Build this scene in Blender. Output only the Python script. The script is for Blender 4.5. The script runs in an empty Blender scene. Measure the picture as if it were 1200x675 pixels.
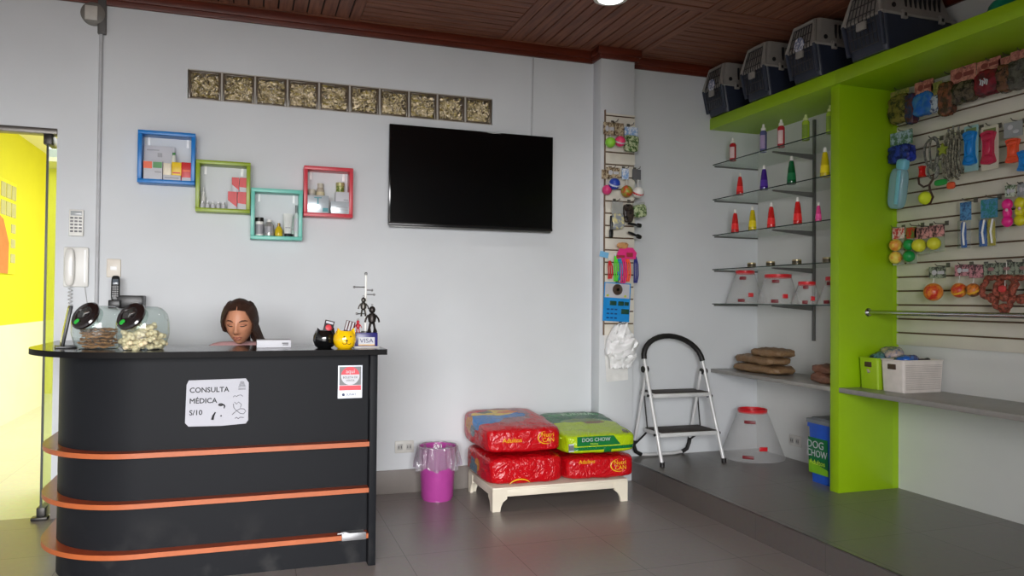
import bpy, bmesh, math, random
from mathutils import Vector, Matrix, Euler, noise
C = bpy.context.scene.collection
PI = math.pi
rnd = random.Random(7)

# ------------------------------------------------------------------ materials
def lin(c):
    def f(v):
        v = v / 255.0
        return v / 12.92 if v <= 0.04045 else ((v + 0.055) / 1.055) ** 2.4
    return (f(c[0]), f(c[1]), f(c[2]), 1.0)

def new_mat(name):
    m = bpy.data.materials.new(name); m.use_nodes = True
    nt = m.node_tree; b = nt.nodes['Principled BSDF']
    return m, nt, b

def tex_coord(nt, scale=None):
    tc = nt.nodes.new('ShaderNodeTexCoord'); out = tc.outputs['Object']
    if scale is not None:
        mp = nt.nodes.new('ShaderNodeMapping'); mp.inputs['Scale'].default_value = scale
        nt.links.new(out, mp.inputs['Vector']); out = mp.outputs['Vector']
    return out

def add_bump(nt, b, vec, scale, strength, dist=0.002, kind='noise'):
    if kind == 'noise':
        n = nt.nodes.new('ShaderNodeTexNoise'); n.inputs['Scale'].default_value = scale * 0.9; n.inputs['Detail'].default_value = 7; n.inputs['Roughness'].default_value = 0.72
        o = n.outputs['Fac']
    else:
        n = nt.nodes.new('ShaderNodeTexVoronoi'); n.inputs['Scale'].default_value = scale
        o = n.outputs['Distance']
    if vec is not None: nt.links.new(vec, n.inputs['Vector'])
    bp = nt.nodes.new('ShaderNodeBump'); bp.inputs['Strength'].default_value = strength; bp.inputs['Distance'].default_value = dist
    nt.links.new(o, bp.inputs['Height']); nt.links.new(bp.outputs['Normal'], b.inputs['Normal'])

MC = {}
def mat(name, col, rough=0.5, metal=0.0, spec=0.5, var=0.08, scale=12.0, bump=0.0, bscale=60.0, coat=0.0):
    """a plain surface with a little procedural variation"""
    if name in MC: return MC[name]
    m, nt, b = new_mat(name)
    c = lin(col)
    v = tex_coord(nt)
    n = nt.nodes.new('ShaderNodeTexNoise'); n.inputs['Scale'].default_value = scale; n.inputs['Detail'].default_value = 3
    nt.links.new(v, n.inputs['Vector'])
    r = nt.nodes.new('ShaderNodeValToRGB')
    r.color_ramp.elements[0].position = 0.3; r.color_ramp.elements[1].position = 0.7
    r.color_ramp.elements[0].color = [min(1, x * (1 - var)) for x in c[:3]] + [1]
    r.color_ramp.elements[1].color = [min(1, x * (1 + var)) for x in c[:3]] + [1]
    nt.links.new(n.outputs['Fac'], r.inputs['Fac']); nt.links.new(r.outputs['Color'], b.inputs['Base Color'])
    b.inputs['Roughness'].default_value = rough; b.inputs['Metallic'].default_value = metal
    b.inputs['Specular IOR Level'].default_value = spec; b.inputs['Coat Weight'].default_value = coat
    b.inputs['Coat Roughness'].default_value = 0.08
    if bump: add_bump(nt, b, v, bscale, bump)
    MC[name] = m
    return m

def mat_print(name, cols, scale=25.0, rough=0.25, distort=1.0, bump=0.25):
    """printed film: blotches of several ink colours under a gloss"""
    if name in MC: return MC[name]
    m, nt, b = new_mat(name); v = tex_coord(nt)
    n = nt.nodes.new('ShaderNodeTexNoise'); n.inputs['Scale'].default_value = scale * 0.9; n.inputs['Detail'].default_value = 7; n.inputs['Roughness'].default_value = 0.72
    n.inputs['Distortion'].default_value = distort * 0.25
    nt.links.new(v, n.inputs['Vector'])
    r = nt.nodes.new('ShaderNodeValToRGB'); e = r.color_ramp; e.interpolation = 'LINEAR'
    k = len(cols)
    e.elements[0].position = 0.0; e.elements[0].color = lin(cols[0])
    e.elements[1].position = 0.32 + 0.36 / k; e.elements[1].color = lin(cols[1])
    for i in range(2, k):
        el = e.elements.new(0.32 + 0.36 * i / k); el.color = lin(cols[i])
    nt.links.new(n.outputs['Fac'], r.inputs['Fac']); nt.links.new(r.outputs['Color'], b.inputs['Base Color'])
    b.inputs['Roughness'].default_value = rough
    if bump: add_bump(nt, b, v, 35, bump, 0.004)
    MC[name] = m
    return m

def mat_patches(name, base, patches, distort=0.03, rough=0.25, bump=0.2, nscale=14.0):
    """printed artwork: patches (kind, centre, half size, colour) laid over a base colour, in the object's own coordinates"""
    m, nt, b = new_mat(name); v = tex_coord(nt)
    n = nt.nodes.new('ShaderNodeTexNoise'); n.inputs['Scale'].default_value = nscale; nt.links.new(v, n.inputs['Vector'])
    sub = nt.nodes.new('ShaderNodeVectorMath'); sub.operation = 'SUBTRACT'; sub.inputs[1].default_value = (0.5, 0.5, 0.5)
    nt.links.new(n.outputs['Color'], sub.inputs[0])
    sc = nt.nodes.new('ShaderNodeVectorMath'); sc.operation = 'SCALE'; sc.inputs['Scale'].default_value = distort
    nt.links.new(sub.outputs[0], sc.inputs[0])
    ad = nt.nodes.new('ShaderNodeVectorMath'); ad.operation = 'ADD'; nt.links.new(v, ad.inputs[0]); nt.links.new(sc.outputs[0], ad.inputs[1])
    rgb = nt.nodes.new('ShaderNodeRGB'); rgb.outputs[0].default_value = lin(base); cur = rgb.outputs[0]
    for kind, c, s, col in patches:
        a = nt.nodes.new('ShaderNodeVectorMath'); a.operation = 'SUBTRACT'; a.inputs[1].default_value = c
        nt.links.new(ad.outputs[0] if kind != 'hard' else v, a.inputs[0])
        d = nt.nodes.new('ShaderNodeVectorMath'); d.operation = 'DIVIDE'; d.inputs[1].default_value = s; nt.links.new(a.outputs[0], d.inputs[0])
        if kind == 'ell':
            l = nt.nodes.new('ShaderNodeVectorMath'); l.operation = 'LENGTH'; nt.links.new(d.outputs[0], l.inputs[0]); val = l.outputs['Value']
        else:
            ab = nt.nodes.new('ShaderNodeVectorMath'); ab.operation = 'ABSOLUTE'; nt.links.new(d.outputs[0], ab.inputs[0])
            sp = nt.nodes.new('ShaderNodeSeparateXYZ'); nt.links.new(ab.outputs[0], sp.inputs[0])
            m1 = nt.nodes.new('ShaderNodeMath'); m1.operation = 'MAXIMUM'; nt.links.new(sp.outputs[0], m1.inputs[0]); nt.links.new(sp.outputs[1], m1.inputs[1])
            m2 = nt.nodes.new('ShaderNodeMath'); m2.operation = 'MAXIMUM'; nt.links.new(m1.outputs[0], m2.inputs[0]); nt.links.new(sp.outputs[2], m2.inputs[1]); val = m2.outputs[0]
        lt = nt.nodes.new('ShaderNodeMath'); lt.operation = 'LESS_THAN'; lt.inputs[1].default_value = 1.0; nt.links.new(val, lt.inputs[0])
        mx = nt.nodes.new('ShaderNodeMix'); mx.data_type = 'RGBA'
        nt.links.new(lt.outputs[0], mx.inputs['Factor']); nt.links.new(cur, mx.inputs[6]); mx.inputs[7].default_value = lin(col); cur = mx.outputs[2]
    nt.links.new(cur, b.inputs['Base Color']); b.inputs['Roughness'].default_value = rough
    if bump:
        # film creases: ridged noise at two sizes
        hs = []
        for sc_, w_ in ((9.0, 1.0), (26.0, 0.35)):
            n2 = nt.nodes.new('ShaderNodeTexNoise'); n2.inputs['Scale'].default_value = sc_; n2.inputs['Detail'].default_value = 3; n2.inputs['Distortion'].default_value = 1.2
            nt.links.new(v, n2.inputs['Vector'])
            s2 = nt.nodes.new('ShaderNodeMath'); s2.operation = 'SUBTRACT'; s2.inputs[1].default_value = 0.5; nt.links.new(n2.outputs['Fac'], s2.inputs[0])
            a2 = nt.nodes.new('ShaderNodeMath'); a2.operation = 'ABSOLUTE'; nt.links.new(s2.outputs[0], a2.inputs[0])
            m2 = nt.nodes.new('ShaderNodeMath'); m2.operation = 'MULTIPLY'; m2.inputs[1].default_value = -w_; nt.links.new(a2.outputs[0], m2.inputs[0]); hs.append(m2)
        sm = nt.nodes.new('ShaderNodeMath'); sm.operation = 'ADD'; nt.links.new(hs[0].outputs[0], sm.inputs[0]); nt.links.new(hs[1].outputs[0], sm.inputs[1])
        bp = nt.nodes.new('ShaderNodeBump'); bp.inputs['Strength'].default_value = bump; bp.inputs['Distance'].default_value = 0.05
        nt.links.new(sm.outputs[0], bp.inputs['Height']); nt.links.new(bp.outputs['Normal'], b.inputs['Normal'])
    return m

def mat_clear(name, tint=(235, 245, 245), gloss=0.9, milky=0.0, rough=0.03, bump=0.0):
    """thin clear glass, acrylic or film: looks through, with a Fresnel gloss and a little body of its own"""
    if name in MC: return MC[name]
    m = bpy.data.materials.new(name); m.use_nodes = True; nt = m.node_tree
    for n in list(nt.nodes): nt.nodes.remove(n)
    out = nt.nodes.new('ShaderNodeOutputMaterial')
    t = nt.nodes.new('ShaderNodeBsdfTransparent'); t.inputs[0].default_value = lin(tint)
    g = nt.nodes.new('ShaderNodeBsdfGlossy'); g.inputs['Roughness'].default_value = rough
    d = nt.nodes.new('ShaderNodeBsdfDiffuse'); d.inputs[0].default_value = lin(tint)
    lw = nt.nodes.new('ShaderNodeLayerWeight'); lw.inputs['Blend'].default_value = 0.5
    pw = nt.nodes.new('ShaderNodeMath'); pw.operation = 'POWER'; pw.inputs[1].default_value = 3.5; nt.links.new(lw.outputs['Facing'], pw.inputs[0])
    ml = nt.nodes.new('ShaderNodeMath'); ml.operation = 'MULTIPLY_ADD'; ml.inputs[1].default_value = gloss * 0.85; ml.inputs[2].default_value = gloss * 0.045
    nt.links.new(pw.outputs[0], ml.inputs[0])
    m0 = nt.nodes.new('ShaderNodeMixShader'); m0.inputs[0].default_value = milky
    nt.links.new(t.outputs[0], m0.inputs[1]); nt.links.new(d.outputs[0], m0.inputs[2])
    m1 = nt.nodes.new('ShaderNodeMixShader'); nt.links.new(ml.outputs[0], m1.inputs[0])
    nt.links.new(m0.outputs[0], m1.inputs[1]); nt.links.new(g.outputs[0], m1.inputs[2])
    nt.links.new(m1.outputs[0], out.inputs[0])
    if bump:
        v = tex_coord(nt)
        n = nt.nodes.new('ShaderNodeTexNoise'); n.inputs['Scale'].default_value = 40; nt.links.new(v, n.inputs['Vector'])
        bp = nt.nodes.new('ShaderNodeBump'); bp.inputs['Strength'].default_value = bump; bp.inputs['Distance'].default_value = 0.01
        nt.links.new(n.outputs['Fac'], bp.inputs['Height'])
        nt.links.new(bp.outputs[0], g.inputs['Normal']); nt.links.new(bp.outputs[0], lw.inputs['Normal'])
    MC[name] = m
    return m

def mat_emit(name, col, s):
    m, nt, b = new_mat(name)
    b.inputs['Base Color'].default_value = lin(col); b.inputs['Emission Color'].default_value = lin(col); b.inputs['Emission Strength'].default_value = s
    return m

# ------------------------------------------------------------------ mesh builder
class G:
    def __init__(s): s.bm = bmesh.new()
    def _fin(s, vs, fs, m, mi):
        if m is not None:
            for v in vs: v.co = m @ v.co
        for f in fs: f.material_index = mi
    def box(s, c, d, bev=0.0, m=None, mi=0, seg=2):
        r = bmesh.ops.create_cube(s.bm, size=1.0); vs = r['verts']
        for v in vs: v.co = Vector((c[0] + v.co.x * d[0], c[1] + v.co.y * d[1], c[2] + v.co.z * d[2]))
        fs = list({f for v in vs for f in v.link_faces})
        if bev > 0:
            es = list({e for v in vs for e in v.link_edges})
            rr = bmesh.ops.bevel(s.bm, geom=es, offset=bev, segments=seg, affect='EDGES', profile=0.5)
            fs = list(set(rr['faces']) | {f for f in fs if f.is_valid})
            vs = list({v for f in fs for v in f.verts})
        s._fin(vs, fs, m, mi); return s
    def b(s, x0, x1, y0, y1, z0, z1, bev=0.0, m=None, mi=0):
        return s.box(((x0 + x1) / 2, (y0 + y1) / 2, (z0 + z1) / 2), (x1 - x0, y1 - y0, z1 - z0), bev, m, mi)
    def ring(s, pts): return [s.bm.verts.new(p) for p in pts]
    def tube(s, pts, r, n=8, mi=0, closed=False, m=None, flat=1.0):
        pts = [Vector(p) for p in pts]; k = len(pts)
        rs = r if isinstance(r, (list, tuple)) else [r] * k
        rings = []; up = None
        for i, p in enumerate(pts):
            a = pts[i - 1] if (i > 0 or closed) else p
            b_ = pts[(i + 1) % k] if (i < k - 1 or closed) else p
            t = (b_ - a).normalized()
            if up is None:
                up = Vector((0, 0, 1)) if abs(t.z) < 0.9 else Vector((1, 0, 0))
            x = up.cross(t)
            if x.length < 1e-5: x = Vector((1, 0, 0)).cross(t)
            x.normalize(); y = t.cross(x); up = y
            rings.append(s.ring([p + (x * math.cos(2 * PI * j / n) + y * math.sin(2 * PI * j / n) * flat) * rs[i] for j in range(n)]))
        fs = []
        for i in range(k if closed else k - 1):
            a, b_ = rings[i], rings[(i + 1) % k]
            for j in range(n):
                fs.append(s.bm.faces.new((a[j], a[(j + 1) % n], b_[(j + 1) % n], b_[j])))
        if not closed:
            fs.append(s.bm.faces.new(rings[0][::-1])); fs.append(s.bm.faces.new(rings[-1]))
        s._fin([v for q in rings for v in q], fs, m, mi); return s
    def cyl(s, p0, p1, r0, r1=None, n=16, mi=0, m=None):
        r1 = r0 if r1 is None else r1
        return s.tube([p0, p1], [r0, r1], n, mi, False, m)
    def lathe(s, prof, c=(0, 0, 0), n=24, mi=0, m=None, sx=1.0, sy=1.0, close=False):
        rings = []
        for r, z in prof:
            if r < 1e-6: rings.append([s.bm.verts.new((c[0], c[1], c[2] + z))])
            else: rings.append(s.ring([(c[0] + r * sx * math.cos(2 * PI * j / n), c[1] + r * sy * math.sin(2 * PI * j / n), c[2] + z) for j in range(n)]))
        fs = []; k = len(rings)
        for i in range(k if close else k - 1):
            a, b_ = rings[i], rings[(i + 1) % k]
            for j in range(n):
                q = (j + 1) % n
                if len(a) == 1 and len(b_) == 1: continue
                if len(a) == 1: fs.append(s.bm.faces.new((a[0], b_[q], b_[j])))
                elif len(b_) == 1: fs.append(s.bm.faces.new((a[j], a[q], b_[0])))
                else: fs.append(s.bm.faces.new((a[j], a[q], b_[q], b_[j])))
        s._fin([v for q in rings for v in q], fs, m, mi); return s
    def ell(s, c, r, n=20, k=12, mi=0, m=None):
        prof = [(math.sin(PI * i / k), -math.cos(PI * i / k)) for i in range(k + 1)]
        prof[0] = (0, -1); prof[-1] = (0, 1)
        mm = Matrix.Translation(c) @ Matrix.Diagonal((r[0], r[1], r[2], 1))
        if m is not None: mm = m @ mm
        return s.lathe(prof, (0, 0, 0), n, mi, mm)
    def prism(s, poly, z0, z1, axis='z', mi=0, m=None):
        def P(u, v, w): return {'z': (u, v, w), 'y': (u, w, v), 'x': (w, u, v)}[axis]
        a = s.ring([P(u, v, z0) for u, v in poly]); b_ = s.ring([P(u, v, z1) for u, v in poly])
        k = len(poly); fs = [s.bm.faces.new(a[::-1]), s.bm.faces.new(b_)]
        for j in range(k): fs.append(s.bm.faces.new((a[j], a[(j + 1) % k], b_[(j + 1) % k], b_[j])))
        s._fin(a + b_, fs, m, mi); return s
    def pillow(s, c, d, n=10, e=5.0, wr=0.0, ws=9.0, seed=0, thin=0.0, m=None, mi=0, wedge=0.0):
        """a stuffed bag: rounded box with wrinkles; thin pinches the height toward the two local-x ends"""
        vs = {}; fs = []
        def V(i, j, k):
            key = (i, j, k)
            if key in vs: return vs[key]
            p = Vector((2 * i / n - 1, 2 * j / n - 1, 2 * k / n - 1))
            q = (abs(p.x) ** e + abs(p.y) ** e + abs(p.z) ** e) ** (1 / e)
            p = p / q
            if thin: p.z *= 1 - thin * abs(p.x) ** 3 - 0.5 * thin * abs(p.y) ** 3
            w = Vector((p.x * d[0] / 2, p.y * d[1] / 2, p.z * d[2] / 2))
            if wedge: w.z = -d[2] / 2 + (w.z + d[2] / 2) * (1 - wedge * (0.5 - 0.5 * p.y))
            if wr:
                nn = noise.noise(w * ws + Vector((seed * 7.3, seed, 0))) * 0.6 + noise.noise(w * ws * 2.7 + Vector((0, seed * 3.1, 0))) * 0.4
                w += p.normalized() * nn * wr
            vs[key] = s.bm.verts.new(w + Vector(c)); return vs[key]
        for a in range(n):
            for b_ in range(n):
                for (f, flip) in ((lambda x, y: (x, y, 0), 1), (lambda x, y: (x, y, n), 0), (lambda x, y: (x, 0, y), 0), (lambda x, y: (x, n, y), 1), (lambda x, y: (0, x, y), 1), (lambda x, y: (n, x, y), 0)):
                    q = [V(*f(a, b_)), V(*f(a + 1, b_)), V(*f(a + 1, b_ + 1)), V(*f(a, b_ + 1))]
                    fs.append(s.bm.faces.new(q[::-1] if flip else q))
        s._fin(list(vs.values()), fs, m, mi); return s
    def face(s, pts, mi=0):
        f = s.bm.faces.new([s.bm.verts.new(p) for p in pts]); f.material_index = mi; return s

ALL = []
def obj(name, g, mats, parent=None, loc=(0, 0, 0), rot=(0, 0, 0), ang=35, smooth=True):
    me = bpy.data.meshes.new(name)
    bmesh.ops.recalc_face_normals(g.bm, faces=g.bm.faces)
    g.bm.to_mesh(me); g.bm.free()
    for m in (mats if isinstance(mats, (list, tuple)) else [mats]): me.materials.append(m)
    if smooth:
        me.polygons.foreach_set('use_smooth', [True] * len(me.polygons))
        me.set_sharp_from_angle(angle=math.radians(ang))
    o = bpy.data.objects.new(name, me); C.objects.link(o)
    o.location = loc; o.rotation_euler = rot
    if parent is not None: o.parent = parent
    return o
def tag(o, label, cat, group=None):
    o['label'] = label; o['category'] = cat
    if group: o['group'] = group
    return o
def thing(name, label, cat, loc=(0, 0, 0), rz=0.0, group=None):
    o = bpy.data.objects.new(name, None); C.objects.link(o); o.empty_display_size = 0.05
    o.location = loc; o.rotation_euler = (0, 0, rz)
    return tag(o, label, cat, group)
def struct(name, g, m, parent=None, **k):
    o = obj(name, g, m, parent, **k)
    if parent is None: o['kind'] = 'structure'
    return o
def text(name, body, size, loc, rot, m, parent, align='CENTER', ext=0.0004, sx=1.0, bold=0.0):
    cu = bpy.data.curves.new(name, 'FONT'); cu.body = body; cu.size = size; cu.align_x = align; cu.align_y = 'CENTER'; cu.extrude = ext
    cu.resolution_u = 3
    tmp = bpy.data.objects.new('tmp', cu); C.objects.link(tmp); bpy.context.view_layer.update()
    me = bpy.data.meshes.new_from_object(tmp.evaluated_get(bpy.context.evaluated_depsgraph_get())); bpy.data.objects.remove(tmp); bpy.data.curves.remove(cu)
    me.name = name; me.materials.clear(); me.materials.append(m)
    if bold:
        bm = bmesh.new(); bm.from_mesh(me)
        for k, (dx, dy) in enumerate(((bold, 0), (0, bold), (-bold, 0), (0, -bold))):
            n0 = len(bm.verts); bm.from_mesh(me); bm.verts.ensure_lookup_table()
            for v in bm.verts[n0:]: v.co += Vector((dx, dy, 0.00008 * (k + 1)))
        bm.to_mesh(me); bm.free()
    o = bpy.data.objects.new(name, me); C.objects.link(o); o.location = loc; o.rotation_euler = rot; o.scale = (sx, 1, 1); o.parent = parent
    return o
FRONT = (PI / 2, 0, 0)          # lettering that reads from -Y
def dup(root, loc, rz=None, label=None, group=None):
    r = root.copy(); C.objects.link(r); r.location = loc
    if rz is not None: r.rotation_euler = (r.rotation_euler[0], r.rotation_euler[1], rz)
    if label: r['label'] = label
    if group: r['group'] = group
    for ch in list(root.children):
        c = ch.copy(); C.objects.link(c); c.parent = r
        for q in list(ch.children):
            d = q.copy(); C.objects.link(d); d.parent = c
    return r
def rrect(w, h, r, n=5, cx=0, cy=0):
    out = []
    for (sx, sy, a0) in ((1, 1, 0), (-1, 1, 90), (-1, -1, 180), (1, -1, 270)):
        for i in range(n + 1):
            a = math.radians(a0 + 90 * i / n)
            out.append((cx + sx * (w / 2 - r) + r * math.cos(a), cy + sy * (h / 2 - r) + r * math.sin(a)))
    return out
# ------------------------------------------------------------------ the room
WALLW = mat('wall_white', (211, 214, 217), 0.62, var=0.03, scale=2.0, bump=0.05, bscale=90)
WALLG = mat('wall_recess_white', (214, 215, 212), 0.62, var=0.03, scale=2.0, bump=0.05, bscale=90)
YEL = mat('hall_yellow', (224, 218, 52), 0.6, var=0.03, scale=2)
CREAM = mat('hall_cream', (240, 236, 214), 0.6, var=0.03, scale=2)
LIME = mat('lime_paint', (150, 190, 8), 0.42, var=0.04, scale=3, bump=0.04)
LIME2 = mat('lime_plastic', (160, 196, 30), 0.4, var=0.03)
DARKM = mat('dark_metal', (60, 58, 56), 0.4, 0.8)
CHROME = mat('chrome', (190, 190, 190), 0.22, 1.0)
STEEL = mat('steel', (150, 150, 150), 0.35, 1.0)
BLACK = mat('black_plastic', (18, 18, 20), 0.35)
WHITE = mat('white_plastic', (232, 231, 226), 0.4, var=0.02)
PAPER = mat('white_card', (194, 194, 200), 0.55, var=0.02)
RED = mat('red_plastic', (196, 22, 26), 0.3)
INK = mat('black_ink', (25, 25, 28), 0.6)

def mat_tile(name, col, size, ox, oy, rough, grout=(70, 66, 62)):
    m, nt, b = new_mat(name)
    tc = nt.nodes.new('ShaderNodeTexCoord')
    mp = nt.nodes.new('ShaderNodeMapping'); mp.inputs['Location'].default_value = (-ox / size, -oy / size, 0); mp.inputs['Scale'].default_value = (1 / size, 1 / size, 1)
    nt.links.new(tc.outputs['Object'], mp.inputs['Vector'])
    br = nt.nodes.new('ShaderNodeTexBrick'); br.offset = 0.0; br.squash = 1.0
    br.inputs['Scale'].default_value = 1.0; br.inputs['Brick Width'].default_value = 1.0; br.inputs['Row Height'].default_value = 1.0
    br.inputs['Mortar Size'].default_value = 0.003; br.inputs['Mortar Smooth'].default_value = 0.1
    c = lin(col)
    br.inputs['Color1'].default_value = c; br.inputs['Color2'].default_value = [x * 0.94 for x in c[:3]] + [1]; br.inputs['Mortar'].default_value = lin(grout)
    nt.links.new(mp.outputs[0], br.inputs['Vector'])
    n = nt.nodes.new('ShaderNodeTexNoise'); n.inputs['Scale'].default_value = 30; n.inputs['Detail'].default_value = 5
    nt.links.new(tc.outputs['Object'], n.inputs['Vector'])
    mx = nt.nodes.new('ShaderNodeMix'); mx.data_type = 'RGBA'; mx.blend_type = 'MULTIPLY'; mx.inputs['Factor'].default_value = 0.25
    nt.links.new(br.outputs['Color'], mx.inputs[6]); nt.links.new(n.outputs['Color'], mx.inputs[7]); nt.links.new(mx.outputs[2], b.inputs['Base Color'])
    b.inputs['Roughness'].default_value = rough
    bp = nt.nodes.new('ShaderNodeBump'); bp.inputs['Strength'].default_value = 0.03; bp.inputs['Distance'].default_value = 0.004
    nt.links.new(n.outputs['Fac'], bp.inputs['Height']); nt.links.new(bp.outputs[0], b.inputs['Normal'])
    return m
TILE = mat_tile('grey_floor_tile', (138, 129, 125), 0.6, 2.055, 0.1, 0.3)
TILEP = mat_tile('grey_platform_tile', (124, 120, 115), 0.6, 2.99, 0.35, 0.33)
TILEH = mat_tile('hall_floor_tile', (225, 222, 200), 0.6, 0, 0, 0.3, (190, 186, 170))
SKIRT = mat('skirting_tile', (124, 117, 112), 0.45, var=0.06, scale=8)

def mat_wood(name, c1, c2, axis, rough=0.55):
    m, nt, b = new_mat(name)
    sc = (3, 40, 40) if axis == 'x' else (40, 3, 40)
    v = tex_coord(nt, sc)
    n = nt.nodes.new('ShaderNodeTexNoise'); n.inputs['Scale'].default_value = 1.0; n.inputs['Detail'].default_value = 5
    nt.links.new(v, n.inputs['Vector'])
    r = nt.nodes.new('ShaderNodeValToRGB'); r.color_ramp.elements[0].color = lin(c1); r.color_ramp.elements[1].color = lin(c2)
    r.color_ramp.elements[0].position = 0.3; r.color_ramp.elements[1].position = 0.7
    nt.links.new(n.outputs['Fac'], r.inputs['Fac']); nt.links.new(r.outputs['Color'], b.inputs['Base Color'])
    b.inputs['Roughness'].default_value = rough
    return m
WOODX = mat_wood('ceiling_board_x', (104, 60, 44), (148, 94, 70), 'x')
WOODY = mat_wood('ceiling_board_y', (104, 60, 44), (148, 94, 70), 'y')
MAHOG = mat_wood('mahogany_trim', (78, 28, 16), (110, 44, 24), 'x', 0.4)
DARKW = mat('ceiling_gap_dark', (22, 13, 10), 0.8)

CZ = 3.495; WY = 5.70; RX = 4.32; NX = 4.27; FY = -1.0; LX = -2.9
struct('floor', G().b(LX, 4.45, FY - 0.12, WY + 0.06, -0.1, 0), TILE)
struct('floor_hall', G().b(-3.2, 4.45, WY + 0.06, 13.1, -0.1, 0.0), TILEH)
PX = 2.951
g = G().b(PX, 4.45, FY, WY, 0, 0.162); g.bm.faces.ensure_lookup_table()
for f_ in g.bm.faces:
    if all(abs(v.co.x - PX) < 1e-5 for v in f_.verts): f_.material_index = 1
TILER = mat_tile('dark_riser_tile', (96, 90, 87), 0.6, 2.99, 0.35, 0.4)
struct('floor_platform', g, [TILEP, TILER])
struct('trim_1', G().b(PX - 0.004, PX + 0.004, FY, 5.55, 0.156, 0.1635), STEEL)
# back wall with doorway and the slot for the glass blocks
DX0, DX1, DZ = -2.15, -1.205, 2.545
BX0, BX1, BZ0, BZ1 = -0.422, 1.788, 2.825, 3.033
g = G()
for x0, x1, z0, z1 in ((LX, DX0, 0, CZ), (DX0, DX1, DZ, CZ), (DX1, BX0, 0, CZ), (BX0, BX1, 0, BZ0), (BX0, BX1, BZ1, CZ), (BX1, 4.45, 0, CZ)):
    g.b(x0, x1, WY, WY + 0.12, z0, z1)
struct('wall_back', g, WALLW)
struct('wall_pillar', G().b(2.655, 2.955, 5.55, WY, 0, CZ, 0.004), WALLW)
struct('wall_recess', G().b(NX, 4.5, 4.2, WY, 0.162, CZ), WALLG)
struct('wall_right', G().b(RX, 4.5, FY, 4.2, 0.162, CZ), WALLG)
struct('wall_left', G().b(LX - 0.12, LX, FY, WY, 0, CZ), WALLW)
OX0, OX1, OZ = -2.5, 1.2, 2.48                      # the open shopfront behind the camera
g = G()
for x0, x1, z0, z1 in ((LX, OX0, 0, CZ), (OX1, 4.5, 0, CZ), (OX0, OX1, OZ, CZ)):
    g.b(x0, x1, FY - 0.12, FY, z0, z1)
struct('wall_front', g, WALLW)
struct('pavement', G().b(-12, 12, -14, FY - 0.12, -0.14, -0.04), mat('pavement_concrete', (150, 146, 138), 0.8))  # unseen ground, added to bounce daylight in through the shopfront
# hall behind
struct('wall_hall_left', G().b(-2.72, -2.6, WY + 0.12, 13, 1.12, 3.4), YEL)
struct('wall_hall_dado', G().b(-2.72, -2.59, WY + 0.12, 13, 0, 1.12), CREAM)
struct('wall_hall_end', G().b(-2.72, 4.5, 13, 13.12, 0, 3.4), YEL)
struct('wall_hall_right', G().b(4.38, 4.5, WY + 0.12, 13, 0, 3.4), YEL)
g = G(); g.b(-2.72, -0.9, WY + 0.12, 13, 3.36, 3.42); g.b(-0.9, 4.5, WY + 0.12, 7.0, 3.36, 3.42); g.b(-0.9, 4.5, 12.3, 13, 3.36, 3.42)
struct('ceiling_hall', g, CREAM)

# ceiling: board panels laid alternately along x and along y, with battens between
g = G(); g.b(LX, 4.45, FY, WY, CZ + 0.012, CZ + 0.1, mi=2)
cx0, cw, cy0, ch = 0.70 - 1.165 * 4, 1.165, WY - 0.03 - 1.08 * 7, 1.08
i = 0
while cx0 + i * cw < 4.4:
    for j in range(7):
        xa, xb = cx0 + i * cw + 0.04, cx0 + (i + 1) * cw - 0.04
        ya, yb = cy0 + j * ch + 0.04, cy0 + (j + 1) * ch - 0.04
        alongx = ((i - 4) + (6 - j)) % 2 == 0
        n = 11
        for k in range(n):
            if alongx:
                h = (yb - ya) / n; g.b(max(xa, LX), min(xb, 4.44), ya + k * h + 0.006, ya + (k + 1) * h - 0.006, CZ, CZ + 0.014, mi=0) if xb > LX and xa < 4.44 else None
            else:
                h = (xb - xa) / n; q0, q1 = xa + k * h + 0.006, xa + (k + 1) * h - 0.006
                if q0 > LX and q1 < 4.45: g.b(q0, q1, ya, yb, CZ, CZ + 0.014, mi=1)
    xq = cx0 + (i + 1) * cw
    if LX < xq < 4.4: g.b(xq - 0.034, xq + 0.034, FY, WY, CZ - 0.004, CZ + 0.014, mi=1)
    i += 1
for j in range(8):
    yq = cy0 + j * ch
    if FY < yq: g.b(LX, 4.45, yq - 0.034, yq + 0.034, CZ - 0.003, CZ + 0.014, mi=0)
struct('ceiling', g, [WOODX, WOODY, DARKW])
def crown(g, x0, x1, y0, y1, inset):
    g.b(x0 - inset, x1 + inset, y0, y1, 3.398, CZ, 0.006)
    return g
g = G()
g.b(LX, 2.64, WY - 0.028, WY, 3.398, CZ, 0.005); g.b(LX, 2.64, WY - 0.045, WY, 3.432, CZ, 0.005)
g.b(2.628, 2.655, 5.53, WY, 3.404, CZ, 0.005); g.b(2.61, 2.655, 5.52, WY, 3.436, CZ, 0.005)
g.b(2.628, 2.985, 5.522, 5.55, 3.404, CZ, 0.005); g.b(2.61, 3.0, 5.505, 5.55, 3.436, CZ, 0.005)
g.b(2.955, 2.985, 5.53, WY, 3.404, CZ, 0.005)
g.b(2.985, NX, WY - 0.028, WY, 3.402, CZ, 0.005); g.b(2.985, NX, WY - 0.045, WY, 3.434, CZ, 0.005)
g.b(NX - 0.03, NX, 4.2, WY, 3.402, CZ, 0.005); g.b(RX - 0.03, RX, FY, 4.2, 3.402, CZ, 0.005)
struct('trim_2', g, MAHOG)
struct('baseboard_back', G().b(DX1, 2.655, WY - 0.012, WY, 0, 0.176, 0.003), SKIRT)
g = G().b(DX0, DX1 + 0.0, WY - 0.012, WY + 0.09, DZ - 0.032, DZ + 0.004, 0.003)
struct('trim_3', g, mat('door_header_bar', (96, 92, 88), 0.35, 0.6))

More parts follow.
